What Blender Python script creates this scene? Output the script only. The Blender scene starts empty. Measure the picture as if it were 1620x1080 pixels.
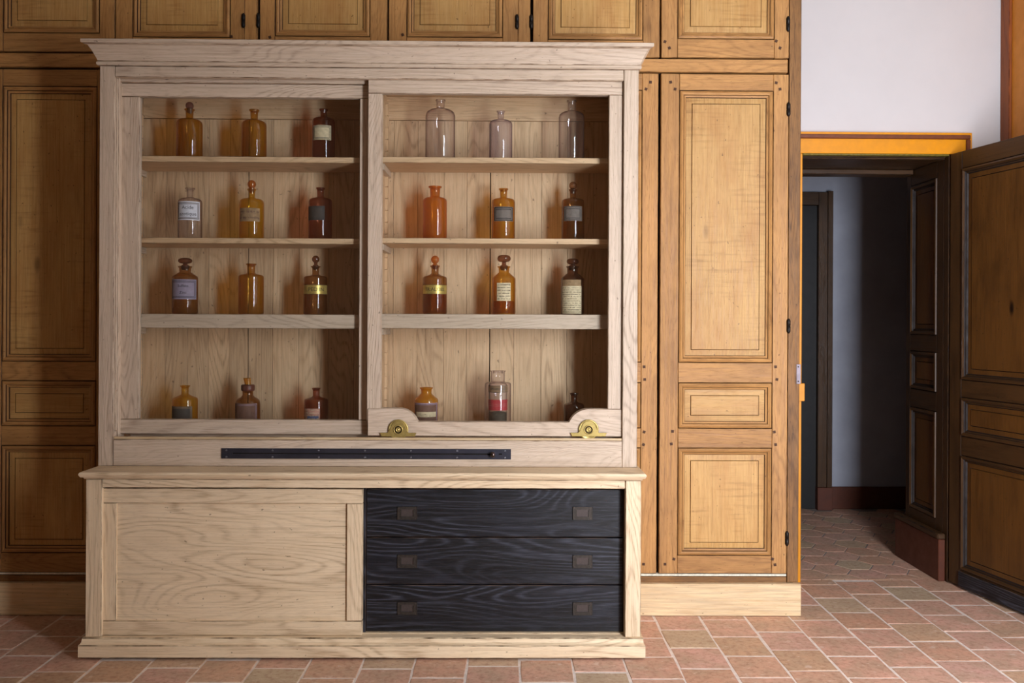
import bpy, bmesh, math, random
from mathutils import Vector, Matrix
random.seed(7)
sc = bpy.context.scene
COL = sc.collection
PI = math.pi

# ------------------------------------------------------------------ camera, light, exposure
F = 1400.0; CAM = Vector((0.0, -3.45, 1.323)); YAW = 0.0108; ROLL = 0.0047; PX, PY = 820.0, 508.0
cd = bpy.data.cameras.new('camera'); cam = bpy.data.objects.new('camera', cd); COL.objects.link(cam)
cd.sensor_width = 36.0; cd.lens = 36.0 * F / 1620.0
cd.shift_x = -(PX - 810.0) / 1620.0; cd.shift_y = (PY - 540.0) / 1620.0
cd.clip_start = 0.05; cd.clip_end = 60
cam.location = CAM
cam.rotation_mode = 'QUATERNION'
cam.rotation_quaternion = (Matrix.Rotation(-YAW, 4, 'Z') @ Matrix.Rotation(PI / 2, 4, 'X') @ Matrix.Rotation(ROLL, 4, 'Z')).to_quaternion()
sc.camera = cam

WIN = (1.28, 2.04, 0.15, 2.55)       # unseen window right of the camera, inferred from highlights and falloff: x0 x1 z0 z1
REAR = -3.95
BAY = -2.55                          # made-up step in the unseen wall, brings the window light nearer
w = bpy.data.worlds.new('world'); sc.world = w; w.use_nodes = True
w.node_tree.nodes['Background'].inputs[0].default_value = (0.75, 0.87, 1.0, 1)
w.node_tree.nodes['Background'].inputs[1].default_value = 0.3

def area(name, loc, rot, sx, sy, power, col):
    l = bpy.data.lights.new(name, 'AREA'); l.shape = 'RECTANGLE'; l.size = sx; l.size_y = sy
    l.energy = power; l.color = col
    o = bpy.data.objects.new(name, l); COL.objects.link(o); o.location = loc; o.rotation_euler = rot
    return o
area('window_daylight', ((WIN[0] + WIN[1]) / 2, BAY - 0.27, (WIN[2] + WIN[3]) / 2), (PI / 2, 0, 0), 0.76, 2.40, 182, (0.93, 0.985, 1.10))

sc.view_settings.view_transform = 'Standard'; sc.view_settings.look = 'None'
sc.view_settings.gamma = 1.0; sc.view_settings.use_curve_mapping = False
sc.view_settings.exposure = 0.20
cy = sc.cycles
cy.use_denoising = True; cy.max_bounces = 10; cy.diffuse_bounces = 6; cy.glossy_bounces = 4
cy.transparent_max_bounces = 24; cy.transmission_bounces = 4; cy.caustics_reflective = False; cy.caustics_refractive = False
cy.sample_clamp_indirect = 6.0

# ------------------------------------------------------------------ camera measurement helper
def U(px, py, Y):
    """point of the plane y = Y seen at a photograph pixel"""
    u, v = px - PX, py - PY
    c, s = math.cos(ROLL), math.sin(ROLL)
    a, b = u * c + v * s, -u * s + v * c
    r = Vector((math.cos(YAW), -math.sin(YAW), 0)); f = Vector((math.sin(YAW), math.cos(YAW), 0))
    d = f + r * (a / F) + Vector((0, 0, -b / F))
    t = (Y - CAM.y) / d.y
    return CAM + d * t
def ux(px, py, Y): return U(px, py, Y).x
def uz(px, py, Y): return U(px, py, Y).z

# ------------------------------------------------------------------ object helpers
def link(o, parent=None, loc=None):
    COL.objects.link(o)
    if parent is not None:
        o.parent = parent
        if loc is not None:
            o.location = Vector(loc) - wloc(parent)
    elif loc is not None:
        o.location = loc
    return o
def wloc(o):
    v = Vector(o.location)
    while o.parent is not None:
        o = o.parent; v += Vector(o.location)
    return v
def thing(name, loc, label=None, cat=None, group=None, kind=None, parent=None):
    o = bpy.data.objects.new(name, None); o.empty_display_size = 0.05
    link(o, parent, loc)
    if label: o['label'] = label
    if cat: o['category'] = cat
    if group: o['group'] = group
    if kind: o['kind'] = kind
    return o
def mk(name, bm, mats, parent, loc, smooth=False):
    me = bpy.data.meshes.new(name); bmesh.ops.recalc_face_normals(bm, faces=bm.faces[:]); bm.to_mesh(me); bm.free()
    for m in (mats if isinstance(mats, (list, tuple)) else [mats]): me.materials.append(m)
    if smooth:
        for p in me.polygons: p.use_smooth = True
    o = bpy.data.objects.new(name, me)
    return link(o, parent, loc)
def add_box(bm, x0, x1, y0, y1, z0, z1, mi=0):
    vs = [bm.verts.new(p) for p in ((x0,y0,z0),(x1,y0,z0),(x1,y1,z0),(x0,y1,z0),(x0,y0,z1),(x1,y0,z1),(x1,y1,z1),(x0,y1,z1))]
    fs = []
    for q in ((0,1,2,3),(4,7,6,5),(0,4,5,1),(1,5,6,2),(2,6,7,3),(3,7,4,0)):
        f = bm.faces.new([vs[i] for i in q]); f.material_index = mi; fs.append(f)
    return vs, fs
def board(parent, name, x0, x1, y0, y1, z0, z1, wood, bev=0.0016, grain=None, edge=None, **kw):
    """one plank; its bevelled arrises carry the dark glaze of the old finish"""
    if x1 < x0: x0, x1 = x1, x0
    if z1 < z0: z0, z1 = z1, z0
    if grain is None: grain = 'x' if (x1 - x0) >= (z1 - z0) else 'z'
    c = Vector(((x0+x1)/2, (y0+y1)/2, (z0+z1)/2))
    bm = bmesh.new()
    add_box(bm, x0-c.x, x1-c.x, y0-c.y, y1-c.y, z0-c.z, z1-c.z)
    mats = [wood[grain] if isinstance(wood, dict) else wood]
    if bev > 0:
        mats.append(edge or (wood['edge'] if isinstance(wood, dict) else wood))
        bmesh.ops.bevel(bm, geom=bm.edges[:], offset=bev, segments=1, affect='EDGES', profile=0.5, material=1)
    o = mk(name, bm, mats, parent, c)
    for k, v in kw.items(): o[k] = v
    return o
def prism(parent, name, pts, y0, y1, mats, bev=0.0, hole=None, loc=None):
    """outline in x,z extruded along y"""
    cx = sum(p[0] for p in pts)/len(pts); cz = sum(p[1] for p in pts)/len(pts); cyy = (y0+y1)/2
    bm = bmesh.new()
    a = [bm.verts.new((p[0]-cx, y0-cyy, p[1]-cz)) for p in pts]
    b = [bm.verts.new((p[0]-cx, y1-cyy, p[1]-cz)) for p in pts]
    n = len(pts)
    f0 = bm.faces.new(a); bm.faces.new(list(reversed(b)))
    for i in range(n): bm.faces.new((a[i], b[i], b[(i+1)%n], a[(i+1)%n]))
    bmesh.ops.recalc_face_normals(bm, faces=bm.faces[:])
    if bev > 0:
        es = [e for e in bm.edges if abs(e.verts[0].co.y - e.verts[1].co.y) < 1e-7 and e.verts[0].co.y < 0]
        bmesh.ops.bevel(bm, geom=es, offset=bev, segments=1, affect='EDGES', profile=0.5, material=1 if len(mats) > 1 else 0)
    return mk(name, bm, mats, parent, (cx, cyy, cz))
def xprof(parent, name, prof, x0, x1, mats, end=0.0, edges=()):
    """moulding: profile in y,z swept along x; ends mitred back by how far each point projects"""
    cy0 = sum(p[0] for p in prof)/len(prof); cz0 = sum(p[1] for p in prof)/len(prof); cx = (x0+x1)/2
    ymax = max(p[0] for p in prof)
    bm = bmesh.new()
    L = []; R = []
    base = [p[0] for p in prof]
    for (y, z) in prof:
        ex = (end_of(y, end)) if end else 0.0
        L.append(bm.verts.new((x0-cx-ex, y-cy0, z-cz0))); R.append(bm.verts.new((x1-cx+ex, y-cy0, z-cz0)))
    n = len(prof)
    for i in range(n):
        f = bm.faces.new((L[i], R[i], R[(i+1)%n], L[(i+1)%n]))
        if i in edges: f.material_index = 1
    bm.faces.new(L); bm.faces.new(list(reversed(R)))
    return mk(name, bm, mats, parent, (cx, cy0, cz0))
def end_of(y, ref): return max(0.0, ref - y)
def lathe(bm, prof, seg=28, mi=0, cap_bottom=True, cap_top=False):
    """prof: list of (r, z) from the bottom up"""
    rings = []
    for r, z in prof:
        if r < 1e-5: rings.append([bm.verts.new((0, 0, z))])
        else: rings.append([bm.verts.new((r*math.cos(2*PI*k/seg), r*math.sin(2*PI*k/seg), z)) for k in range(seg)])
    for A, B in zip(rings, rings[1:]):
        for k in range(seg):
            if len(A) == 1 and len(B) == 1: continue
            if len(A) == 1: f = bm.faces.new((A[0], B[(k+1)%seg], B[k]))
            elif len(B) == 1: f = bm.faces.new((A[k], A[(k+1)%seg], B[0]))
            else: f = bm.faces.new((A[k], A[(k+1)%seg], B[(k+1)%seg], B[k]))
            f.material_index = mi; f.smooth = True
    if cap_bottom and len(rings[0]) > 1:
        f = bm.faces.new(list(reversed(rings[0]))); f.material_index = mi
    if cap_top and len(rings[-1]) > 1:
        f = bm.faces.new(rings[-1]); f.material_index = mi
def nest(parent, name, x0, x1, z0, z1, yf, steps, mats, cap=None, back=None):
    """mitred picture frame: nested rectangles; steps = (inset, depth, material pair index)"""
    cx, cz = (x0+x1)/2, (z0+z1)/2
    hx, hz = (x1-x0)/2, (z1-z0)/2
    bm = bmesh.new(); rings = []
    for ins, dy, m in steps:
        a, b = hx-ins, hz-ins
        rings.append(([bm.verts.new(p) for p in ((-a, dy, -b), (a, dy, -b), (a, dy, b), (-a, dy, b))], m))
    for (A, m0), (B, m) in zip(rings, rings[1:]):
        for k in range(4):
            f = bm.faces.new((A[k], A[(k+1)%4], B[(k+1)%4], B[k]))
            f.material_index = m if m == 2 else (0 if k in (0, 2) else 1)
    if cap is not None:
        f = bm.faces.new(rings[-1][0]); f.material_index = cap
    me = bpy.data.meshes.new(name)
    bmesh.ops.recalc_face_normals(bm, faces=bm.faces[:])
    bm.faces.ensure_lookup_table()
    if sum(f.normal.y * f.calc_area() for f in bm.faces) > 0:
        bmesh.ops.reverse_faces(bm, faces=bm.faces[:])
    bm.to_mesh(me); bm.free()
    for m in mats: me.materials.append(m)
    return link(bpy.data.objects.new(name, me), parent, (cx, yf, cz))

# ------------------------------------------------------------------ material helpers
def srgb(r, g, b):
    f = lambda c: (c/255/12.92) if c/255 <= 0.04045 else ((c/255+0.055)/1.055)**2.4
    return (f(r), f(g), f(b), 1.0)
class NT:
    def __init__(s, name):
        s.m = bpy.data.materials.new(name); s.m.use_nodes = True; s.t = s.m.node_tree
        s.t.nodes.clear(); s.out = s.t.nodes.new('ShaderNodeOutputMaterial')
    def n(s, typ, ins=None, **at):
        nd = s.t.nodes.new(typ)
        for k, v in at.items(): setattr(nd, k, v)
        for k, v in (ins or {}).items(): s.set(nd.inputs[k], v)
        return nd
    def set(s, sock, v):
        if isinstance(v, bpy.types.NodeSocket): s.t.links.new(v, sock)
        else: sock.default_value = v
    def math(s, op, a, b=0.0, c=0.0, clamp=False):
        nd = s.n('ShaderNodeMath', {0: a, 1: b, 2: c}, operation=op, use_clamp=clamp); return nd.outputs[0]
    def noise(s, vec, scale=1.0, detail=2.0, rough=0.5, dist=0.0):
        return s.n('ShaderNodeTexNoise', {'Vector': vec, 'Scale': scale, 'Detail': detail, 'Roughness': rough, 'Distortion': dist}).outputs['Fac']
    def ramp(s, fac, stops):
        nd = s.n('ShaderNodeValToRGB', {0: fac}); cr = nd.color_ramp
        while len(cr.elements) > len(stops): cr.elements.remove(cr.elements[-1])
        while len(cr.elements) < len(stops): cr.elements.new(1.0)
        for e, (p, c) in zip(cr.elements, stops): e.position = p; e.color = c if len(c) == 4 else (*c, 1)
        return nd.outputs[0]
    def mix(s, fac, a, b, blend='MIX'):
        nd = s.n('ShaderNodeMix', data_type='RGBA', blend_type=blend)
        s.set(nd.inputs[0], fac); s.set(nd.inputs[6], a); s.set(nd.inputs[7], b); return nd.outputs[2]
    def mapr(s, v, a, b, c=0.0, d=1.0):
        return s.n('ShaderNodeMapRange', {0: v, 1: a, 2: b, 3: c, 4: d}).outputs[0]
    def bsdf(s, **ins):
        nd = s.n('ShaderNodeBsdfPrincipled')
        for k, v in ins.items(): s.set(nd.inputs[k.replace('_', ' ')], v)
        s.t.links.new(nd.outputs[0], s.out.inputs[0]); return nd
    def bump(s, h, strength=0.3, dist=0.001):
        return s.n('ShaderNodeBump', {'Height': h, 'Strength': strength, 'Distance': dist}).outputs[0]

def wood_axis(name, axis, base, dark, light, K=110, ring=0.45, across=5.0, stain=0.35, hatch=0.0, rough=0.55, knots=0.0, pore=0.35, var=0.18, blotch=None, spec=0.35):
    t = NT(name)
    tc = t.n('ShaderNodeTexCoord').outputs['Object']
    rnd = t.n('ShaderNodeObjectInfo').outputs['Random']
    sp = t.n('ShaderNodeSeparateXYZ', {0: tc})
    a, b, c = {'x': (0, 2, 1), 'z': (2, 0, 1), 'y': (1, 0, 2)}[axis]
    A, B, C = sp.outputs[a], sp.outputs[b], sp.outputs[c]
    Ao = t.math('ADD', A, t.math('MULTIPLY', rnd, 37.0))
    Bo = t.math('ADD', B, t.math('MULTIPLY', t.math('FRACT', t.math('MULTIPLY', rnd, 57.3)), 13.0))
    def V(sa, sb, sc_=None):
        return t.n('ShaderNodeCombineXYZ', {0: t.math('MULTIPLY', Ao, sa), 1: t.math('MULTIPLY', Bo, sb), 2: t.math('MULTIPLY', C, sc_ or sb)}).outputs[0]
    n1 = t.noise(V(0.85, across), 1.0, 1.5, 0.45, 0.25)
    n1b = t.noise(V(9, 26), 1.0, 2, 0.5)
    ph = t.math('ADD', t.math('MULTIPLY', n1, float(K)), t.math('MULTIPLY', n1b, 2.2))
    s = t.math('SINE', ph)
    s = t.math('POWER', t.math('MULTIPLY', t.math('ADD', s, 1.0), 0.5), 3.6)
    vis = t.mapr(t.noise(V(1.3, 4.0), 1.0, 1), 0.38, 0.62, 0.25, 1.0)
    dash = t.mapr(t.noise(V(12, 330), 1.0, 2, 0.6), 0.40, 0.62, 0.35, 1.5)
    ringf = t.math('MINIMUM', t.math('MULTIPLY', t.math('MULTIPLY', t.math('MULTIPLY', s, ring), vis), dash), 0.9)
    streak = t.mapr(t.noise(V(2.2, 170), 1.0, 3, 0.65), 0.50, 0.70, 0.0, 0.30)
    fine = t.noise(V(5, 120), 1.0, 3, 0.6)
    pores = t.mapr(t.noise(V(22, 420), 1.0, 2, 0.6), 0.57, 0.7, 0.0, 1.0)
    col = t.mix(t.mapr(fine, 0.3, 0.7, 0, 1), base, light)
    col = t.mix(streak, col, dark)
    col = t.mix(ringf, col, dark)
    col = t.mix(t.math('MULTIPLY', pores, pore), col, dark)
    st = t.mapr(t.noise(V(2.6, 7.0), 1.0, 4, 0.65), 0.45, 0.75, 0.0, stain)
    col = t.mix(st, col, blotch or dark)
    if hatch:
        h = t.mapr(t.noise(V(70, 5), 1.0, 3, 0.6), 0.5, 0.72, 0, hatch)
        h = t.math('MULTIPLY', h, t.mapr(t.noise(V(3, 6), 1.0, 2), 0.42, 0.6, 0, 1))
        col = t.mix(h, col, dark)
    if knots:
        vo = t.n('ShaderNodeTexVoronoi', {'Vector': V(2.2, 5.5), 'Scale': 1.0, 'Randomness': 1.0}).outputs['Distance']
        col = t.mix(t.mapr(vo, 0.035, 0.10, knots, 0.0), col, (dark[0]*0.4, dark[1]*0.35, dark[2]*0.3, 1))
    # small dents
    dn = t.mapr(t.noise(V(60, 75, 75), 1.0, 1, 0.5), 0.74, 0.79, 0.0, 0.6)
    col = t.mix(dn, col, (dark[0]*0.35, dark[1]*0.35, dark[2]*0.35, 1))
    hv = t.n('ShaderNodeHueSaturation', {'Color': col, 'Value': t.mapr(t.math('FRACT', t.math('MULTIPLY', rnd, 91.7)), 0, 1, 1-var/2, 1+var/2)}).outputs[0]
    bh = t.math('SUBTRACT', t.math('MULTIPLY', fine, 0.3), t.math('ADD', t.math('MULTIPLY', pores, 0.5), t.math('MULTIPLY', s, 0.3)))
    rr = t.mapr(fine, 0.3, 0.7, rough-0.06, rough+0.1)
    t.bsdf(Base_Color=hv, Roughness=rr, Normal=t.bump(bh, 0.35, 0.0012), Specular_IOR_Level=spec)
    return t.m
def wood(name, base, dark, light, edge, **kw):
    d = {ax: wood_axis(name + '_' + ax, ax, base, dark, light, **kw) for ax in 'xzy'}
    t = NT(name + '_edge'); tc = t.n('ShaderNodeTexCoord').outputs['Object']
    t.bsdf(Base_Color=t.mix(t.mapr(t.noise(tc, 14, 3), 0.35, 0.65), edge, base), Roughness=0.6, Specular_IOR_Level=0.3)
    d['edge'] = t.m
    return d
def plain(name, col, rough=0.6, metal=0.0, var=0.15, scale=20, bump=0.0, spec=0.4, coat=0.0):
    t = NT(name); tc = t.n('ShaderNodeTexCoord').outputs['Object']
    n = t.noise(tc, scale, 4, 0.6)
    c2 = (col[0]*(1-var), col[1]*(1-var), col[2]*(1-var), 1)
    kw = dict(Base_Color=t.mix(t.mapr(n, 0.35, 0.65), col, c2), Roughness=t.mapr(n, 0.3, 0.7, rough*0.85, min(1, rough*1.15)), Metallic=metal, Specular_IOR_Level=spec)
    if bump: kw['Normal'] = t.bump(n, bump, 0.002)
    t.bsdf(**kw); return t.m

OAK = wood('limed_oak', srgb(195,174,150), srgb(124,101,80), srgb(206,186,164), srgb(104,80,58), K=200, ring=0.40, across=5.5, stain=0.10, pore=0.34, rough=0.5, var=0.10)
OAKB = wood('tan_oak', srgb(226,201,164), srgb(156,125,90), srgb(234,212,178), srgb(86,66,42), K=190, ring=0.48, across=4.0, stain=0.12, pore=0.32, rough=0.5, var=0.08)
OAKI = wood('interior_oak', srgb(208,172,132), srgb(138,104,70), srgb(218,186,148), srgb(80,58,38), K=150, ring=0.42, across=5.0, stain=0.18, pore=0.25, rough=0.55)
BLACKW = wood('black_drawer_wood', srgb(17,15,16), srgb(64,66,76), srgb(13,12,13), srgb(92,72,58), K=130, ring=0.8, across=5.5, stain=0.30, pore=0.30, rough=0.42, var=0.1, blotch=srgb(36,38,50))
OLD = wood('old_oak', srgb(170,122,68), srgb(98,61,28), srgb(184,137,80), srgb(70,42,18), K=150, ring=0.34, across=6, stain=0.45, pore=0.5, rough=0.55, var=0.16)
OLDK = wood('old_oak_post', srgb(128,90,48), srgb(62,38,18), srgb(144,102,58), srgb(46,28,12), K=150, ring=0.5, across=9, stain=0.6, pore=0.7, rough=0.6, knots=0.8)
PANEL = wood('old_panel', srgb(180,137,76), srgb(104,62,24), srgb(195,155,96), srgb(78,46,18), K=30, ring=0.14, across=3.0, stain=0.6, pore=0.25, hatch=0.4, rough=0.5, var=0.12, blotch=srgb(158,104,48), knots=0.5)
NEWOAK = wood('new_oak_baseboard', srgb(186,164,132), srgb(170,132,86), srgb(224,198,154), srgb(140,108,70), K=70, ring=0.35, across=5, stain=0.15, rough=0.5)
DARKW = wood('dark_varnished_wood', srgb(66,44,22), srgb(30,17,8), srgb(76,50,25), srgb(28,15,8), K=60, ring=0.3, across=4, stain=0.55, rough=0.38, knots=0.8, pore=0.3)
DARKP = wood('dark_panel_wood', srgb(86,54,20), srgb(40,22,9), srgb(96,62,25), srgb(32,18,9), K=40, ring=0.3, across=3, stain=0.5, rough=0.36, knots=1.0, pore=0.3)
GROOVE = plain('groove_dirt', srgb(66,40,18), 0.8)
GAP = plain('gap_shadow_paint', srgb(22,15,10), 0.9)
WHITEW = plain('plaster_white', srgb(202,198,197), 0.85, var=0.03, scale=3, bump=0.05)
OCHREW = plain('room_panelling_paint', srgb(206,198,186), 0.8, var=0.05, scale=4)
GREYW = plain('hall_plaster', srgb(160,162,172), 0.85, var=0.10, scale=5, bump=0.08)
CEILM = plain('ceiling_plaster', srgb(214,208,198), 0.9, var=0.04, scale=2)
ORANGE = plain('orange_paint', srgb(220,142,6), 0.42, var=0.10, scale=26, bump=0.04)
BROWNP = plain('brown_paint', srgb(116,58,24), 0.45, var=0.25, scale=34)
SKIRT = plain('red_brown_skirting', srgb(88,44,26), 0.5, var=0.2)
BRASS = plain('aged_brass', srgb(190,166,98), 0.34, metal=0.6, var=0.25, scale=60)
BRASSD = plain('dark_brass_recess', srgb(60,48,24), 0.5, metal=0.7)
IRON = plain('blued_steel', srgb(78,78,90), 0.34, metal=0.7, var=0.35, scale=7)
IROND = plain('black_iron', srgb(44,40,38), 0.5, metal=0.8, var=0.3, scale=60)
PULLM = plain('bronze_pull', srgb(72,66,60), 0.42, metal=0.6, var=0.3, scale=80)
PULLB = plain('bronze_cup', srgb(80,70,66), 0.45, metal=0.4, var=0.2, scale=80)
LIME = plain('lime_dust', srgb(222,220,200), 0.9, var=0.3, scale=60)
PEG = plain('oak_peg', srgb(74,44,22), 0.7)

def glass_pane():
    t = NT('window_glass')
    fr = t.n('ShaderNodeFresnel', {'IOR': t.mapr(t.n('ShaderNodeNewGeometry').outputs['Backfacing'], 0, 1, 1.5, 1/1.5)}).outputs[0]
    tr = t.n('ShaderNodeBsdfTransparent', {'Color': (0.975, 0.985, 0.98, 1)}).outputs[0]
    gl = t.n('ShaderNodeBsdfGlossy', {'Roughness': 0.015, 'Color': (1, 1, 1, 1)}).outputs[0]
    mx = t.n('ShaderNodeMixShader', {0: fr, 1: tr, 2: gl}); t.t.links.new(mx.outputs[0], t.out.inputs[0]); return t.m
GLASS = glass_pane()
def bottle_glass(name, T, body=None, bodyamt=0.12, edge=1.6, rough=0.012):
    """thin walled tinted glass: longer path through the wall at glancing angles, so more tint"""
    t = NT(name)
    fr = t.n('ShaderNodeFresnel', {'IOR': t.mapr(t.n('ShaderNodeNewGeometry').outputs['Backfacing'], 0, 1, 1.5, 1/1.5)}).outputs[0]; edge = edge * 0.6; pw = 4.5 if T[2] > 0.6 else 2.5
    fc = t.n('ShaderNodeLayerWeight', {'Blend': 0.5}).outputs['Facing']
    p = t.math('ADD', 1.0, t.math('MULTIPLY', t.math('POWER', fc, pw), edge*2.0))
    def ch(v): return t.math('POWER', v, p)
    colr = t.n('ShaderNodeCombineColor', {0: ch(T[0]), 1: ch(T[1]), 2: ch(T[2])}).outputs[0]
    tr = t.n('ShaderNodeBsdfTransparent', {'Color': colr}).outputs[0]
    b = body or T
    df = t.n('ShaderNodeBsdfTranslucent', {'Color': (*b[:3], 1)}).outputs[0]
    dd = t.n('ShaderNodeBsdfDiffuse', {'Color': (*b[:3], 1)}).outputs[0]
    ds = t.n('ShaderNodeMixShader', {0: 0.5, 1: df, 2: dd}).outputs[0]
    m1 = t.n('ShaderNodeMixShader', {0: bodyamt, 1: tr, 2: ds}).outputs[0]
    gl = t.n('ShaderNodeBsdfGlossy', {'Roughness': rough, 'Color': (1, 1, 1, 1)}).outputs[0]
    m2 = t.n('ShaderNodeMixShader', {0: fr, 1: m1, 2: gl}).outputs[0]
    t.t.links.new(m2, t.out.inputs[0]); return t.m
G = {
 'amber':  bottle_glass('amber_glass', (0.80, 0.58, 0.21), (0.42, 0.22, 0.03), 0.08),
 'yellow': bottle_glass('yellow_amber_glass', (0.88, 0.68, 0.18), (0.60, 0.36, 0.03), 0.12),
 'orange': bottle_glass('orange_amber_glass', (0.86, 0.48, 0.14), (0.60, 0.23, 0.03), 0.34),
 'liquid': bottle_glass('amber_liquid', (0.88, 0.60, 0.30), (0.45, 0.14, 0.01), 0.10),
 'ochre':  bottle_glass('ochre_glass', (0.90, 0.55, 0.10), (0.66, 0.33, 0.03), 0.55),
 'brown':  bottle_glass('brown_glass', (0.68, 0.48, 0.26), (0.26, 0.12, 0.03), 0.08),
 'red':    bottle_glass('dark_red_brown_glass', (0.66, 0.38, 0.27), (0.26, 0.07, 0.03), 0.09),
 'dark':   bottle_glass('very_dark_brown_glass', (0.55, 0.36, 0.26), (0.14, 0.06, 0.03), 0.10),
 'clear':  bottle_glass('clear_glass', (0.93, 0.91, 0.92), (0.80, 0.77, 0.78), 0.02, edge=40.0),
 'violet': bottle_glass('violet_tinged_glass', (0.90, 0.87, 0.90), (0.70, 0.64, 0.70), 0.09, edge=30.0),
 'purple': bottle_glass('purple_brown_glass', (0.62, 0.42, 0.40), (0.30, 0.16, 0.14), 0.2),
}
PAPER = {k: plain('paper_' + k, srgb(*c), 0.75, var=v, scale=s) for k, c, v, s in (
 ('white', (214,214,222), 0.08, 90), ('cream', (216,198,160), 0.22, 90), ('tan', (158,128,92), 0.3, 70), ('grey', (116,106,98), 0.2, 60),
 ('darkgrey', (72,66,60), 0.2, 60), ('lilac', (150,140,158), 0.15, 60), ('brown', (116,82,66), 0.25, 60), ('pink', (206,150,128), 0.5, 45),
 ('red', (186,52,56), 0.2, 60), ('ink', (40,36,38), 0.1, 50), ('inkbrown', (74,58,46), 0.1, 50), ('blue', (96,104,140), 0.3, 60),
 ('lilacline', (176,160,190), 0.15, 60), ('contents', (104,100,78), 0.5, 120), ('label_black', (30, 26, 24), 0.1, 50))}
GOLD = plain('gold_band', srgb(206,180,96), 0.35, metal=0.55, var=0.35, scale=50)

def tile_mat():
    t = NT('terracotta'); tc = t.n('ShaderNodeTexCoord').outputs['Object']; rnd = t.n('ShaderNodeObjectInfo').outputs['Random']
    off = t.n('ShaderNodeCombineXYZ', {0: t.math('MULTIPLY', rnd, 50.0), 1: t.math('MULTIPLY', rnd, 23.0), 2: 0.0}).outputs[0]
    v = t.n('ShaderNodeVectorMath', {0: tc, 1: off}, operation='ADD').outputs[0]
    base = t.ramp(rnd, [(0.0, srgb(210,160,134)), (0.2, srgb(216,170,150)), (0.4, srgb(200,150,120)), (0.58, srgb(212,166,150)), (0.74, srgb(204,160,128)), (0.88, srgb(196,176,146)), (1.0, srgb(214,162,136))])
    n1 = t.noise(v, 9, 4, 0.6); n2 = t.noise(v, 45, 4, 0.65)
    col = t.mix(t.mapr(n1, 0.35, 0.7, 0, 0.75), base, srgb(174,150,124))
    col = t.mix(t.mapr(n2, 0.48, 0.7, 0, 0.6), col, srgb(150,106,84))
    sc_ = t.n('ShaderNodeMapping', {'Vector': v, 'Rotation': (0, 0, 0.6), 'Scale': (30, 110, 30)}).outputs[0]
    col = t.mix(t.mapr(t.noise(sc_, 1, 3, 0.6), 0.62, 0.70, 0, 0.6), col, srgb(232,214,198))
    col = t.mix(t.mapr(t.noise(v, 16, 3, 0.6), 0.63, 0.70, 0, 0.5), col, srgb(226,206,190))
    t.bsdf(Base_Color=col, Roughness=t.mapr(n2, 0.3, 0.7, 0.42, 0.62), Normal=t.bump(n2, 0.25, 0.002), Specular_IOR_Level=0.45)
    return t.m
TILE = tile_mat()
MORTAR = plain('lime_mortar', srgb(236,222,210), 0.9, var=0.2, scale=30, bump=0.1)

# ------------------------------------------------------------------ the room
YC = 0.545                  # front plane of the built-in cupboards
YW = 1.07                   # wall with the doorway
XR = ux(1590, 120, YW)      # right wall
XL = -3.35; YH = 2.83; HJ = 1.52; CEIL = 3.3
def slab(name, x0, x1, y0, y1, z0, z1, mat, kind='structure', parent=None, label=None):
    c = Vector(((x0+x1)/2, (y0+y1)/2, (z0+z1)/2)); bm = bmesh.new()
    add_box(bm, x0-c.x, x1-c.x, y0-c.y, y1-c.y, z0-c.z, z1-c.z)
    o = mk(name, bm, mat, parent, c)
    if parent is None and kind: o['kind'] = kind
    if label: o['label'] = label
    return o
OX0 = ux(1268.3, 560, YW - 0.03); OX1 = ux(1500, 560, YW - 0.03); OZ = uz(1400, 243, YW - 0.03)

floor = slab('floor', XL - 0.1, XR + 0.1, REAR - 0.1, YW + 0.02, -0.08, -0.0016, MORTAR)
floor['label'] = 'terracotta tile floor of the room, square tiles in staggered rows'
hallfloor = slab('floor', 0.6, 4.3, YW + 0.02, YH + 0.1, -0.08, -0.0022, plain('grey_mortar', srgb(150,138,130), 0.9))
hallfloor['label'] = 'hexagonal terracotta tile floor of the hallway beyond the doorway'
slab('ceiling', XL - 0.1, XR + 0.1, REAR - 0.1, YW + 0.1, CEIL, CEIL + 0.1, CEILM)
slab('wall_left', XL - 0.1, XL, REAR, YW, 0, CEIL, OCHREW)
slab('wall_right', XR, XR + 0.1, REAR, YW, 0, CEIL, WHITEW)
# doorway wall in one mesh: left of the opening, above it and right of it
bm = bmesh.new()
add_box(bm, XL, OX0, YW, HJ, 0, CEIL); add_box(bm, OX0, OX1 + 0.034, YW, HJ, OZ, CEIL); add_box(bm, OX1 + 0.034, XR + 0.1, YW, HJ, 0, CEIL); add_box(bm, XR + 0.1, 4.35, HJ - 0.1, HJ, 0, CEIL)
o = mk('wall_back', bm, WHITEW, None, (0, 0, 0)); o['kind'] = 'structure'
# rear wall; the forward step holding the window is added for its light
bm = bmesh.new()
ry0, ry1 = BAY - 0.25, BAY
add_box(bm, XL, 1.0, REAR - 0.1, REAR, 0, CEIL); add_box(bm, 0.95, 1.05, REAR, ry0, 0, CEIL)
add_box(bm, 0.95, WIN[0], ry0, ry1, 0, CEIL); add_box(bm, WIN[1], XR + 0.1, ry0, ry1, 0, CEIL)
add_box(bm, WIN[0], WIN[1], ry0, ry1, 0, WIN[2]); add_box(bm, WIN[0], WIN[1], ry0, ry1, WIN[3], CEIL)
o = mk('wall_rear', bm, OCHREW, None, (0, 0, 0)); o['kind'] = 'structure'
bm = bmesh.new()
for x in (WIN[0], WIN[1] - 0.05): add_box(bm, x, x + 0.05, ry0 + 0.02, ry0 + 0.07, WIN[2], WIN[3])
for z in (WIN[2], WIN[2] + 0.85, WIN[2] + 1.7, WIN[3] - 0.05): add_box(bm, WIN[0], WIN[1], ry0 + 0.025, ry0 + 0.065, z, z + 0.045)
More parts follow.
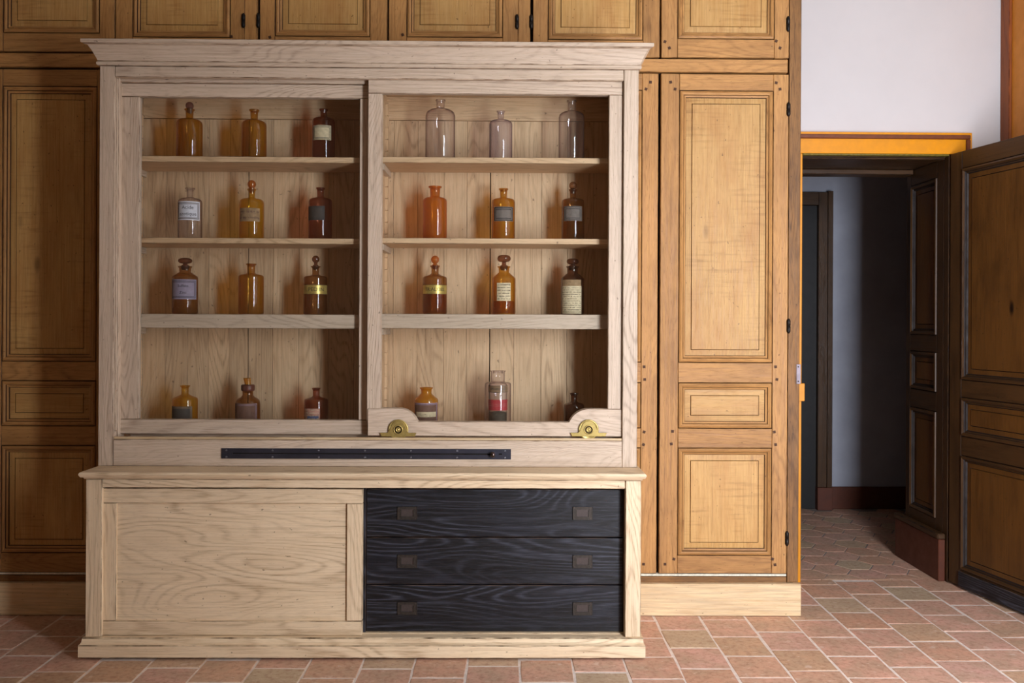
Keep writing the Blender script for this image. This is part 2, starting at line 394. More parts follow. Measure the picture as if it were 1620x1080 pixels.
o = mk('window_1', bm, BROWNP, None, (0, 0, 0)); o['kind'] = 'structure'
# hall
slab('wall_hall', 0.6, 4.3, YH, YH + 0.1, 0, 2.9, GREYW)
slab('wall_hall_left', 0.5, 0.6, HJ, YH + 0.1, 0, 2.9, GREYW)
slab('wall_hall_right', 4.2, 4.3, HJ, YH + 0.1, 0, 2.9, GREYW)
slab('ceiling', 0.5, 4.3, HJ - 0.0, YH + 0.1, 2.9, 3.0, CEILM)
hx = ux(1311, 600, YH)
board(None, 'baseboard_hall', hx + 0.002, 4.19, YH - 0.018, YH, 0, uz(1360, 770, YH - 0.018), SKIRT, 0.003, kind='structure')

# far door in the hall: casing and a dark leaf
hz = uz(1290, 305, YH)
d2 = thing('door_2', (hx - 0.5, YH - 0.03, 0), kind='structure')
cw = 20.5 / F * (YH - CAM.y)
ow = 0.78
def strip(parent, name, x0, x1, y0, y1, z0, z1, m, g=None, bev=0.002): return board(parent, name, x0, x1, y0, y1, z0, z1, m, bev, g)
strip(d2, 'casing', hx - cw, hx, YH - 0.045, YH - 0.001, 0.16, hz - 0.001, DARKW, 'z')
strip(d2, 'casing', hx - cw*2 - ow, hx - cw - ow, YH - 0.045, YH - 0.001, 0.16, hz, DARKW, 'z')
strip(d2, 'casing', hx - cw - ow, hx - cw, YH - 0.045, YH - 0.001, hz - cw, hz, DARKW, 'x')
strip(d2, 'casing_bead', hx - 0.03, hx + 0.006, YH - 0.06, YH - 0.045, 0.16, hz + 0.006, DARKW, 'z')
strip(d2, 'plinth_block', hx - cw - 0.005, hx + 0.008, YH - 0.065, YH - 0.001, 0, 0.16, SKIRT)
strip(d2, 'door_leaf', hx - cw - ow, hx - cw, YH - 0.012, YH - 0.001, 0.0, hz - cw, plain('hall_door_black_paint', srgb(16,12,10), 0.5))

# floor tiles ------------------------------------------------------
def tile_mesh(w, d, k):
    bm = bmesh.new(); pts = []
    j = lambda s: random.uniform(-s, s)
    hw, hd = w/2, d/2
    for (x, y) in ((-hw, -hd), (0, -hd), (hw, -hd), (hw, 0), (hw, hd), (0, hd), (-hw, hd), (-hw, 0)):
        pts.append((x + j(0.0022), y + j(0.0022)))
    return ring_tile(bm, pts, k)
def ring_tile(bm, pts, k, z=0.0):
    n = len(pts)
    lo = [bm.verts.new((x, y, -0.02)) for x, y in pts]
    mid = [bm.verts.new((x, y, -0.0022)) for x, y in pts]
    top = [bm.verts.new((x * 0.975, y * 0.975, random.uniform(-0.0006, 0.0004))) for x, y in pts]
    for i in range(n):
        q = (i+1) % n
        bm.faces.new((lo[i], lo[q], mid[q], mid[i])); bm.faces.new((mid[i], mid[q], top[q], top[i]))
    c = bm.verts.new((0, 0, 0.0006))
    for i in range(n): bm.faces.new((top[i], top[(i+1) % n], c))
    me = bpy.data.meshes.new('tile'); bm.normal_update(); bm.to_mesh(me); bm.free(); me.materials.append(TILE)
    return me
TW, TD = 0.203, 0.2125
tms = [tile_mesh(TW - 0.0075, TD - 0.008, k) for k in range(12)]
behind = []
nt = 0
for i in range(-16, 14):
    x0 = -0.154 + TW * i; xc = x0 + TW/2
    if xc - TW/2 < XL or xc > XR: continue
    ph = 0.0 if i % 2 else TD * 0.52
    ph += random.uniform(-0.03, 0.03)
    j = 0
    y = YW + 0.02 - ph
    first = True
    while y > REAR + 0.1:
        top = YW + 0.015 if first and ph > 0.05 else None
        yc = y - TD/2
        hidden = (-1.66 < xc < 0.45 and yc > 0.08) or (yc > 0.64 and xc < 1.25) or (xc < -2.7)
        if first and ph > 0.04 and not hidden:
            d = ph - 0.008
            bmx = bmesh.new(); s = d / (TD - 0.008)
            hw = (TW - 0.0075)/2
            me = ring_tile(bmx, [(-hw, -d/2), (0, -d/2), (hw, -d/2), (hw, d/2), (0, d/2), (-hw, d/2)], 0)
            link(bpy.data.objects.new('tile', me), floor, (xc, YW + 0.016 - d/2, 0)); nt += 1
        first = False
        if not hidden:
            if yc > -0.95:
                o = bpy.data.objects.new('tile', random.choice(tms)); link(o, floor, (xc + random.uniform(-0.0015, 0.0015), yc + random.uniform(-0.0015, 0.0015), random.uniform(-0.0012, 0.0006)))
                o.rotation_euler = (random.uniform(-0.003, 0.003), random.uniform(-0.003, 0.003), random.choice((0, PI)) + random.uniform(-0.006, 0.006)); nt += 1
            else: behind.append((xc, yc))
        y -= TD
bm = bmesh.new()
for (x, y) in behind:
    vs, fs = add_box(bm, x - TW/2 + 0.004, x + TW/2 - 0.004, y - TD/2 + 0.004, y + TD/2 - 0.004, -0.02, 0)
o = mk('tiles_behind_camera', bm, TILE, floor, (0, 0, 0)); o['kind'] = 'stuff'; o.name = 'distant_tiles'
# hexagons in the hall, points to the sides
R = 0.105
hp = [(R * math.cos(a * PI/3) * 0.965, R * math.sin(a * PI/3) * 0.965) for a in range(6)]
hms = []
for k in range(6):
    hms.append(ring_tile(bmesh.new(), [(x + random.uniform(-0.002, 0.002), y + random.uniform(-0.002, 0.002)) for x, y in hp], k))
for i in range(22):
    for j in range(10):
        x = 0.95 + i * R * 1.5; y = YW + 0.12 + j * R * math.sqrt(3) + (R * math.sqrt(3)/2 if i % 2 else 0)
        if y > YH - 0.06 or x > 3.3 or (y < HJ + 0.02 and not (OX0 - 0.1 < x < OX1 + 0.06)) : continue
        o = bpy.data.objects.new('hexagonal_tile', random.choice(hms)); link(o, hallfloor, (x, y, random.uniform(-0.001, 0.0005)))
half = ring_tile(bmesh.new(), [(hp[0][0], -0.035), (hp[1][0], 0.045), (hp[2][0], 0.045), (hp[3][0], -0.035)], 0)
for i in range(1, 22, 2):
    x = 0.95 + i * R * 1.5
    if OX0 - 0.1 < x < OX1 + 0.06: link(bpy.data.objects.new('hexagonal_tile', half), hallfloor, (x, YW + 0.075, 0))
# threshold strip of mortar-set half tiles
for q in range(6): slab('threshold_tile', OX0 + 0.005 + q*0.122, OX0 + 0.122 + q*0.122, YW + 0.021, YW + 0.036, -0.02, 0.0, TILE, None, hallfloor)

# doorway casing (orange with a brown bead) ------------------------------------------------------
tr = thing('trim_1', ((OX0+OX1)/2, YW - 0.03, 0), kind='structure')
zt = uz(1400, 209, YW - 0.03)
xe = ux(1538, 225, YW - 0.03)
cwid = xe - OX1
def casing(parent, x0, x1, z0, z1, g):
    return board(parent, 'casing_board', x0, x1, YW - 0.03, YW - 0.0005, z0, z1, ORANGE, 0.002)
casing(tr, OX0 - cwid, xe, OZ, zt, 'x'); casing(tr, OX0 - cwid, OX0, 0.0, OZ - 0.001, 'z'); casing(tr, OX1 + 0.034, xe, 0.0, OZ - 0.001, 'z')
b0, b1 = uz(1400, 219.5, YW - 0.04), uz(1400, 212.5, YW - 0.04)
board(tr, 'brown_bead', OX0 - cwid + 0.02, xe - 0.012, YW - 0.042, YW - 0.03, b0, b1, BROWNP, 0.004)
board(tr, 'brown_bead', xe - 0.034, xe - 0.012, YW - 0.042, YW - 0.03, 0, b0, BROWNP, 0.004)
board(tr, 'lower_lip', OX0, OX1, YW - 0.033, YW - 0.002, OZ - 0.010, OZ - 0.001, plain('worn_green_edge', srgb(120,104,30), 0.5, var=0.5, scale=60), 0.002)
# latch keeper on the casing, painted orange
yk = YW - 0.045
k = thing('strike_keeper', (OX0, yk, uz(1270, 620, YW)), parent=tr)
board(k, 'keeper_plate', OX0 - 0.02, OX0 + 0.012, YW - 0.044, YW - 0.03, uz(1270, 634, YW - 0.03), uz(1270, 606, YW - 0.03), ORANGE, 0.002)
# painted frame on the right wall
t2 = thing('trim_2', (XR, YW - 0.1, 0), kind='structure')
def ywall(px, py=120):  # y on the right wall seen at px
    lo, hi = 0.0, YW
    for _ in range(40):
        m = (lo+hi)/2
        if ux(px, py, m) > XR: hi = m
        else: lo = m
    return lo
yb = ywall(1604)
board(t2, 'brown_post', XR - 0.025, XR - 0.001, yb, YW - 0.002, 0, CEIL - 0.01, wood('red_brown_post', srgb(140,72,30), srgb(84,38,14), srgb(150,84,38), srgb(70,30,12), K=60), 0.003, 'z')
board(t2, 'orange_board', XR - 0.012, XR - 0.001, 0.1, yb - 0.002, 0, CEIL - 0.01, plain('ochre_orange_paint', srgb(200,124,20), 0.5, var=0.12, scale=12), 0.002)

# panelled reveal on the right of the doorway, soffit panel ------------------------------------------------------
rev = thing('trim_3', (OX1, (YW+HJ)/2, 0), kind='structure')
def sidepanel(parent, xface, y0, y1, levels, th, wd, pn, sgn=-1, mw=0.035, names=('stile', 'rail', 'moulding', 'panel')):
    """panelled surface facing -x: y0 near, y1 far; levels = list of (z0, z1) panel openings"""
    ztop = levels[-1][1] + 0.10; s0, s1 = 0.075, 0.05
    X0, X1 = xface, xface + th
    def B(name, ya, yb_, za, zb, m, x0=X0, x1=X1, g=None):
        g = g or ('y' if (yb_-ya) > (zb-za) else 'z')
        return board(parent, name, x0, x1, ya, yb_, za, zb, m, 0.002, g)
    return B
def leaf_panels(parent, origin, ax, nrm, width, height, openings, st, th, wd, pn, kick=None):
    """frame-and-panel leaf standing on `origin`, running along unit vector ax; nrm = unit normal of the side shown.
    Built in local x (along), y (into the leaf), z and turned into place."""
    root = thing(parent[1], origin, parent=parent[0]) if isinstance(parent, tuple) else parent
    ang = math.atan2(ax[1], ax[0])
    root.rotation_euler = (0, 0, ang)
    def loc_board(name, a0, a1, z0, z1, m, d0=0.0, d1=None, g=None, bev=0.002, **kw):
        d1 = th if d1 is None else d1
        c = Vector(((a0+a1)/2, (d0+d1)/2, (z0+z1)/2)); bm = bmesh.new()
        add_box(bm, a0-c.x, a1-c.x, d0-c.y, d1-c.y, z0-c.z, z1-c.z)
        bmesh.ops.bevel(bm, geom=bm.edges[:], offset=bev, segments=1, affect='EDGES', material=1)
        g = g or ('x' if a1-a0 > z1-z0 else 'z')
        me = bpy.data.meshes.new(name); bmesh.ops.recalc_face_normals(bm, faces=bm.faces[:]); bm.to_mesh(me); bm.free()
        me.materials.append(m[g]); me.materials.append(m['edge'])
        o = bpy.data.objects.new(name, me); COL.objects.link(o); o.parent = root; o.location = c; return o
    loc_board('stile', 0, st[0], 0, height, wd, g='z'); loc_board('stile', width - st[1], width, 0, height, wd, g='z')
    zs = [0] + [v for p in openings for v in p] + [height]
    for i in range(0, len(zs), 2):
        if zs[i+1] - zs[i] > 0.01: loc_board('rail', st[0] + 0.001, width - st[1] - 0.001, zs[i], zs[i+1], wd, g='x')
    for (z0, z1) in openings:
        x0, x1 = st[0], width - st[1]
        steps = [(0, 0.0, 0), (0.002, 0.006, 2), (0.004, -0.006, 0), (0.012, -0.008, 0), (0.02, -0.001, 0), (0.022, 0.006, 2), (0.028, 0.004, 0), (0.034, 0.014, 2)]
        for nm, stp, mt, cap in (('moulding', steps, [wd['x'], wd['z'], GROOVED], None),
                                 ('panel', [(0.033, 0.012, 0), (0.055, 0.011, 0), (0.057, 0.015, 2), (0.060, 0.008, 0)], [pn['z'], pn['z'], GROOVED], 0)):
            cx, cz = (x0+x1)/2, (z0+z1)/2; hx_, hz_ = (x1-x0)/2, (z1-z0)/2
            bm = bmesh.new(); rings = []
            for ins, dy, m in stp:
                a, b = hx_-ins, hz_-ins
                rings.append(([bm.verts.new(p) for p in ((-a, dy, -b), (a, dy, -b), (a, dy, b), (-a, dy, b))], m))
            for (A, m0), (B, m) in zip(rings, rings[1:]):
                for q in range(4):
                    f = bm.faces.new((A[q], A[(q+1) % 4], B[(q+1) % 4], B[q])); f.material_index = 2 if m == 2 else (0 if q in (0, 2) else 1)
            if cap is not None: bm.faces.new(rings[-1][0]).material_index = 0
            me = bpy.data.meshes.new(nm); bm.normal_update(); bm.to_mesh(me); bm.free()
            for m in mt: me.materials.append(m)
            o = bpy.data.objects.new(nm, me); COL.objects.link(o); o.parent = root; o.location = (cx, 0, cz)
        loc_board('panel_back', x0 - 0.003, x1 + 0.003, z0 - 0.003, z1 + 0.003, pn, d0=0.018, d1=th - 0.002, g='z', bev=0.0005)
    return root, loc_board
GROOVED = plain('dark_groove_dirt', srgb(26,14,8), 0.7)
zj = lambda py: uz(1470, py, 1.25)
# right reveal: runs along +y from the casing; local axes x->+y means normal faces -x side when y local points +x
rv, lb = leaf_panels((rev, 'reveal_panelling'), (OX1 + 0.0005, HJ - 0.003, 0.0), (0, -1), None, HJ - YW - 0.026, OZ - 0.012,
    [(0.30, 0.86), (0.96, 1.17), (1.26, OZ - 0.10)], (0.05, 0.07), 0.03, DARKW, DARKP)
# skirting block at the foot of the reveal
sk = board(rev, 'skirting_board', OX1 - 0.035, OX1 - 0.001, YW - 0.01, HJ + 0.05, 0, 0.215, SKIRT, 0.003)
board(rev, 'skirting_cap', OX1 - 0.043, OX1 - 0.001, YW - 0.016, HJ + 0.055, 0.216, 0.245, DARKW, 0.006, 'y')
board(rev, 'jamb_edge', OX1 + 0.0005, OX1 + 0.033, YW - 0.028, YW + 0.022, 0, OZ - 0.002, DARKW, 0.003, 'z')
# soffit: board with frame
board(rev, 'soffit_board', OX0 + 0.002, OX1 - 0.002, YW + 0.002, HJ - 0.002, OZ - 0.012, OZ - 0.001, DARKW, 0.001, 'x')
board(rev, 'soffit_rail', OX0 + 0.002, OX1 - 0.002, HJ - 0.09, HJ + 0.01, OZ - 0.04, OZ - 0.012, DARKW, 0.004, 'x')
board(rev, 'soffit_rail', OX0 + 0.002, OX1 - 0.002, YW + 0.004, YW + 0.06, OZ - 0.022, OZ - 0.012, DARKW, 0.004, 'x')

# open door leaf ------------------------------------------------------
hinge = Vector((OX1, YW - 0.045, 0)); far = U(1620, 700, 0.54); dirv = Vector((far.x - hinge.x, far.y - hinge.y, 0)).normalized()
LW = 1.0
LZ = uz(1500, 244, hinge.y) - 0.012
def lz(px, py):  # height on the leaf plane seen at px,py
    lo, hi = -0.2, hinge.y
    for _ in range(40):
        m = (lo+hi)/2; x = hinge.x + dirv.x/dirv.y*(m-hinge.y)
        if ux(px, py, m) > x: hi = m
        else: lo = m
    return uz(px, py, lo) - 0.012
d1 = thing('door_1', (hinge.x, hinge.y, 0.012), kind='structure')
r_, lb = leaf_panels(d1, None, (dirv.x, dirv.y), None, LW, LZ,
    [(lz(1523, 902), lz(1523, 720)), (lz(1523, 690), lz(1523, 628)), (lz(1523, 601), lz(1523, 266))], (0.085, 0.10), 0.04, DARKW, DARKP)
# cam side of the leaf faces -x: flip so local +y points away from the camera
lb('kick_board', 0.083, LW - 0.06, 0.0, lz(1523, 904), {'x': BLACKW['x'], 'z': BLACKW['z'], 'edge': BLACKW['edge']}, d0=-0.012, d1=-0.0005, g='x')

# ------------------------------------------------------------------ built-in wall cupboard
cup = thing('wall_cupboard', (0, YC, 0), 'old honey-brown oak built-in cupboard with framed panel doors along the whole back wall', 'cupboard')
XE = ux(1266, 520, YC)
board(cup, 'carcass', XL + 0.01, XE - 0.02, YC + 0.032, YW - 0.003, 0.01, CEIL - 0.01, GAP, 0.0)
def peg(parent, px, py, y=YC):
    p = U(px, py, y); bm = bmesh.new(); add_box(bm, -0.006, 0.006, -0.002, 0.004, -0.006, 0.006)
    o = mk('peg', bm, PEG, parent, p); o.rotation_euler = (0, random.uniform(-0.5, 0.5), 0); return o
def hinge_k(parent, px, py0, py1, y=YC - 0.004):
    a, b = U(px, py0, y), U(px, py1, y); h = a.z - b.z
    bm = bmesh.new(); r = 0.0085
    lathe(bm, [(0, 0), (0.004, 0), (0.006, 0.004), (r, 0.008), (r, h*0.48), (r*0.8, h*0.485), (r*0.8, h*0.50), (r, h*0.505), (r, h-0.008), (0.006, h-0.004), (0.004, h), (0, h)], 12)
    return mk('hinge', bm, IROND, parent, (b.x, y, b.z))
MS = [(0, 0.0, 0), (0.0014, 0.005, 2), (0.0032, -0.001, 0), (0.011, -0.005, 0), (0.019, -0.001, 0), (0.0205, 0.004, 2), (0.0225, 0.002, 0), (0.030, 0.005, 0), (0.0325, 0.012, 2)]
PS = [(0.0315, 0.011, 0), (0.057, 0.009, 0), (0.0585, 0.012, 2), (0.0605, 0.006, 0)]
def cup_door(px0, px1, py0, py1, m0, m1, openings, pegs=(), hinges=(), label=None, strip_left=False, ztop=None, measure=None):
    """px0..px1 leaf; m0..m1 outer edges of the moulding; openings = (y top, y bottom) of each moulding"""
    mx = measure or (px0+px1)/2; ym = 500
    X0, X1 = ux(px0, ym, YC) + 0.0022, ux(px1, ym, YC) - 0.0022
    Z1 = ztop if ztop else uz(mx, py0, YC); Z0 = uz(mx, py1, YC)
    d = thing('door', ((X0+X1)/2, YC, (Z0+Z1)/2), parent=cup)
    if label: d['label'] = label
    A0, A1 = ux(m0, ym, YC), ux(m1, ym, YC)
    th = 0.028
    board(d, 'stile', X0, A0 - 0.0004, YC, YC+th, Z0, Z1, OLD, 0.0022, 'z'); board(d, 'stile', A1 + 0.0004, X1, YC, YC+th, Z0, Z1, OLD, 0.0022, 'z')
    lv = []
    for (t, b) in openings: lv.append((uz(mx, b, YC), t if t > 1000 else uz(mx, t, YC)))
    lv = [(b, (Z1 - 0.09) if t > 1000 else t) for b, t in lv]
    zs = [Z1] + [v for b, t in lv for v in (t, b)] + [Z0]
    for i in range(0, len(zs), 2):
        board(d, 'rail', A0, A1, YC + 0.0004, YC+th, zs[i+1] + 0.0006, zs[i] - 0.0006, OLD, 0.0018, 'x')
    for b, t in lv:
        nest(d, 'moulding', A0, A1, b, t, YC, MS, [OLD['x'], OLD['z'], GROOVE])
        g = 'x' if (t - b) < (A1 - A0) * 0.7 else 'z'
        nest(d, 'panel', A0, A1, b, t, YC, PS, [PANEL[g], PANEL[g], GROOVE], cap=0)
        board(d, 'panel_back', A0 - 0.002, A1 + 0.002, YC + 0.017, YC + 0.026, b - 0.002, t + 0.002, GAP, 0.0)
    for p in pegs: peg(d, *p)
    for h in hinges: hinge_k(d, *h)
    return d
ZT = 3.12
TOPF = 2000
# upper row, left to right
cup_door(-270, -45, 0, 82, -245, -72, [(TOPF, 52)], ztop=ZT, measure=80)
cup_door(-25, 180, 0, 81.5, 3, 155, [(TOPF, 52)], ztop=ZT, measure=80)
cup_door(180, 385.5, 0, 84, 208, 362, [(TOPF, 59)], ztop=ZT, hinges=((385, 21, 44),), pegs=((366, 58), ), measure=285)
cup_door(408, 611, 0, 86, 433, 583, [(TOPF, 57.5)], ztop=ZT, hinges=((408.5, 21, 44),), pegs=((427, 59),), measure=508)
cup_door(612, 818.5, 0, 88, 641.5, 793, [(TOPF, 59)], ztop=ZT, hinges=((818, 23, 46),), pegs=((637, 55),), measure=717)
cup_door(840.5, 1042.5, 0, 90, 865, 1015, [(TOPF, 63)], ztop=ZT, hinges=((840.5, 23, 46),), measure=940)
cup_door(1043.5, 1247, 0, 91.5, 1070, 1223, [(TOPF, 61.7)], ztop=ZT, hinges=((1247, 26, 50),), pegs=((1228, 65), (1234, 76), (1052, 66), (1059, 76)), measure=1150)
# lower row
LO = [(136.5, 571.5), (602, 673.5), (704.5, 874)]
cup_door(-270, -45, 109.5, 905, -245, -72, LO, measure=80)
cup_door(-25, 181, 109.5, 905, 3, 152, LO, measure=80, label='door in the shade left of the display cabinet')
RO = [(143.5, 573.5), (605.5, 677.5), (708.5, 878.5)]
cup_door(838, 1041, 117, 907, 864, 1014.5, RO, measure=1150, pegs=((1029, 130), (1022, 141), (1019, 580), (1020, 600), (1019, 683), (1018, 703), (1018, 892)))
cup_door(1043.5, 1247, 117, 907, 1073.5, 1222, RO, measure=1150, label='brightly lit door right of the display cabinet',
         pegs=((1061, 130), (1068, 141), (1228, 131), (1234, 141), (1227, 580), (1229, 600), (1225, 683), (1227, 703), (1064, 682), (1062, 702), (1222, 884), (1226, 893), (1052, 892), (1066, 884)),
         hinges=((1247.5, 162, 184), (1247.5, 504, 527), (1245, 840, 863)))
# posts, bands, lower rails
board(cup, 'post', ux(-45, 500, YC) + 0.001, ux(-25, 500, YC) - 0.001, YC - 0.002, YC + 0.03, 0.2, ZT, OLD, 0.002, 'z')
for a, b in ((386.5, 407), (819.5, 839.5)):
    board(cup, 'post', ux(a, 40, YC) + 0.001, ux(b, 40, YC) - 0.001, YC - 0.001, YC + 0.03, uz((a+b)/2, 86, YC), ZT, OLD, 0.002, 'z')
zb0, zb1 = uz(80, 106, YC), uz(80, 84, YC)
board(cup, 'rail', XL + 0.01, ux(600, 95, YC), YC, YC + 0.03, zb0, zb1, OLD, 0.0022, 'x')
board(cup, 'rail', ux(600, 95, YC) + 0.001, ux(1246.5, 95, YC), YC, YC + 0.03, uz(1150, 114.5, YC), uz(1150, 93.5, YC), OLD, 0.0022, 'x')
board(cup, 'top_rail', XL + 0.01, XE, YC - 0.002, YC + 0.03, ZT + 0.003, CEIL - 0.012, OLD, 0.002, 'x')
# end post with knots, leaning a little
p0, p1 = U(1249, 0, YC), U(1268.3, 0, YC); q0, q1 = U(1244.5, 921, YC), U(1262.5, 921, YC)
up = Vector((0, 0, 1))
sl0 = (p0.x-q0.x)/(p0.z-q0.z); sl1 = (p1.x-q1.x)/(p1.z-q1.z)
zt_ = CEIL - 0.012
prism(cup, 'end_post', [(q0.x, q0.z), (q1.x, q1.z), (q1.x + sl1*(zt_-q1.z), zt_), (q0.x + sl0*(zt_-q0.z), zt_)], YC - 0.001, YC + 0.06, [OLDK['z'], OLDK['edge']], 0.0025)
board(cup, 'side_board', XE - 0.024, XE - 0.008, YC + 0.061, YW - 0.004, 0.02, CEIL - 0.012, OLDK, 0.001, 'z')
# strike plate on the post
sp_ = thing('strike_plate', U(1263, 591, YC - 0.003), parent=cup)
a, b = U(1259.5, 607, YC), U(1266.5, 576, YC)
board(sp_, 'plate', a.x, b.x, YC - 0.004, YC - 0.0012, a.z, b.z, plain('dull_zinc', srgb(128,118,124), 0.5, metal=0.5), 0.001)
for yy in (580, 603):
    bm = bmesh.new(); lathe(bm, [(0, 0), (0.003, 0), (0.003, 0.002), (0, 0.002)], 8)
    o = mk('screw', bm, IROND, sp_, U(1263, yy, YC - 0.005)); o.rotation_euler = (PI/2, 0, 0)
# lower rail + lime line + baseboard
for (a, b, mpx, t0, t1, l0, l1, bt, yb_) in ((XL + 0.01, ux(200, 900, YC), 70, 909, 921.5, 905.5, 908.5, 921.5, 973.7), (ux(200, 900, YC) + 0.001, ux(1244, 900, YC), 1150, 911.5, 923, 907.8, 911, 923, 974.7)):
    board(cup, 'bottom_rail', a, b, YC - 0.001, YC + 0.03, uz(mpx, t1, YC) - 0.01, uz(mpx, t0, YC), OLDK, 0.0015, 'x')
    board(cup, 'lime_filled_gap', a, b if mpx < 200 else ux(1244, 900, YC), YC + 0.002, YC + 0.031, uz(mpx, l1, YC), uz(mpx, l0, YC), LIME, 0.0)
YB = YC - 0.022
board(cup, 'plinth_board', XL + 0.01, ux(400, 950, YB), YB, YC - 0.002, 0.001, uz(70, 921.5, YB), NEWOAK, 0.002, 'x')
board(cup, 'plinth_board', ux(400, 950, YB) + 0.001, ux(1267.5, 950, YB), YB, YC - 0.002, 0.001, uz(1150, 923, YB), NEWOAK, 0.002, 'x', label='pale new oak plinth board')

# ------------------------------------------------------------------ display cabinet
cab = thing('display_cabinet', (-0.57, 0.27, 0), 'large pale limed-oak cabinet with two sliding glass doors over a sliding panel and black drawers', 'cabinet')
YU, YBF, YP = 0.145, 0.028, 0.0
YUB = YC - 0.032
# levels
z_ct = uz(583, 738.3, YU); z_cb = uz(583, 756.5, YP)
z_ut = uz(583, 107, YU); z_hb = uz(583, 124.5, YU)
z_top = uz(583, 63.5, 0.09)
XUL, XUR = ux(157, 110, YU), ux(1010, 110, YU); XUL = (XUL + ux(155.5, 735, YU))/2; XUR = (XUR + ux(1008.5, 735, YU))/2
XSL, XSR = ux(180, 400, YU), ux(986, 400, YU)
# upper carcass
board(cab, 'side_panel', XUL, XUL + 0.03, YU + 0.031, YUB, z_ct, z_ut, OAK, 0.002, 'z')
board(cab, 'side_panel', XUR - 0.03, XUR, YU + 0.031, YUB, z_ct, z_ut, OAK, 0.002, 'z')
board(cab, 'face_stile', XUL, XSL, YU, YU + 0.03, z_ct, z_ut, OAK, 0.0022, 'z')
board(cab, 'face_stile', XSR, XUR, YU, YU + 0.03, z_ct, z_ut, OAK, 0.0022, 'z')
xi = ux(190.5, 400, YU + 0.05)
board(cab, 'reveal_strip', XUL + 0.031, xi - 0.001, YU + 0.031, YU + 0.10, z_ct, z_ut, OAK, 0.002, 'z')
board(cab, 'reveal_strip', XSL + 0.0005, xi - 0.001, YU + 0.012, YU + 0.030, z_ct + 0.14, z_hb, OAK, 0.003, 'z')
board(cab, 'header_rail', XSL + 0.0005, XSR - 0.0005, YU + 0.0004, YU + 0.02, z_hb, z_ut, OAK, 0.003, 'x')
board(cab, 'track_board', XSL + 0.001, ux(579, 400, YU+0.03), YU + 0.046, YU + 0.056, uz(385, 131.8, YU + 0.05), z_ut, OAK, 0.002, 'x')
board(cab, 'header_bead', XSL + 0.001, XSR - 0.001, YU + 0.021, YU + 0.045, z_hb + 0.004, z_ut, OAK, 0.003, 'x')
# cornice: flared board, bead below and thin fillet above
d_ = z_top - z_ut
P0 = YU; pr = 0.053
prof = [(P0 + 0.12, z_ut), (P0 - 0.006, z_ut), (P0 - 0.010, z_ut + 0.004), (P0 - 0.010, z_ut + 0.012), (P0 - 0.005, z_ut + 0.0165),
        (P0 - 0.006, z_ut + 0.020), (P0 - 0.010, z_ut + 0.030), (P0 - 0.022, z_ut + 0.055), (P0 - 0.034, z_ut + 0.074), (P0 - 0.045, z_top - 0.019),
        (P0 - 0.049, z_top - 0.0165), (P0 - 0.053, z_top - 0.0145), (P0 - 0.053, z_top - 0.002), (P0 - 0.051, z_top), (P0 + 0.12, z_top)]
xprof(cab, 'cornice', prof, XUL, XUR, [OAK['x'], OAK['edge']], end=P0, edges=(0, 4, 9, 12))
board(cab, 'top_board', XUL + 0.002, XUR - 0.002, P0 + 0.121, YUB + 0.02, z_top - 0.03, z_top, OAK, 0.001, 'x')
z_it = uz(780, 157, 0.53)
board(cab, 'interior_top', XUL + 0.031, XUR - 0.031, YU + 0.101, YUB, z_it, z_it + 0.03, OAKI, 0.001, 'x')
# door track header and apron, track lip
z_sill = uz(690, 696.5, YU); z_lip = uz(690, 691.8, YU + 0.01)
board(cab, 'apron_board', XSL + 0.0005, XSR - 0.0005, YU + 0.0006, YU + 0.03, z_ct + 0.0005, z_sill, OAK, 0.0022, 'x')
board(cab, 'track_lip', XSL + 0.001, XSR - 0.001, YU + 0.006, YU + 0.014, z_sill, z_lip, NEWOAK, 0.0015, 'x')
board(cab, 'sill', XSL + 0.031, XSR - 0.001, YU + 0.031, YU + 0.10, z_ct + 0.10, z_sill - 0.004, OAK, 0.001, 'x')
board(cab, 'rear_track', XSL + 0.031, XSR - 0.001, YU + 0.092, YU + 0.0995, z_ct + 0.10, z_sill + 0.022, OAK, 0.001, 'x')
# floor of the upper case, shelves, partition
z_fl = uz(583, 693, 0.36)
XI0, XI1 = XUL + 0.030, XUR - 0.030
PT0, PT1 = -0.577, -0.547
board(cab, 'interior_floor', XI0, XI1, YU + 0.101, YUB, z_fl - 0.02, z_fl, OAKI, 0.001, 'x')
board(cab, 'partition', PT0, PT1, YU + 0.105, YUB - 0.001, z_fl, z_it, OAKI, 0.001, 'z')
SH = {}
YS = 0.250
for bay, (a, b, mpx) in {'l': (XI0, PT0, 395), 'r': (PT1, XI1, 783)}.items():
    dy = 0.0 if bay == 'l' else 1.3
    for n, (t, bt, ys) in enumerate(((247.6 + dy, 256.7 + dy, YS), (376.3 + dy*0.4, 385.2 + dy*0.3, YS), (496.9, 519.2 + dy*0.6, YS - 0.01))):
        zt1, zb_ = uz(mpx, t, ys), uz(mpx, bt, ys)
        board(cab, 'shelf', a + 0.001, b - 0.001, ys, YUB - 0.02, zb_, zt1, OAKI if n < 2 else OAK, 0.0015, 'x')
        SH[bay, n] = zt1
        board(cab, 'cleat', a + 0.001, a + 0.022, ys + 0.02, YUB - 0.025, zb_ - 0.028, zb_ - 0.001, OAK, 0.001, 'y')
    SH[bay, 3] = z_fl
    # notched rack strips against the left side of each bay
    for yy in (YS + 0.045, YUB - 0.055):
        bm = bmesh.new(); z = z_fl + 0.002
        while z + 0.055 < z_it:
            add_box(bm, -0.006, 0.006, -0.014, 0.014, z + 0.002, z + 0.05); add_box(bm, -0.006, 0.002, -0.012, 0.012, z - 0.0, z + 0.003); z += 0.052
        mk('notched_rack', bm, OAKI['z'], cab, (a + 0.0065, yy, 0))
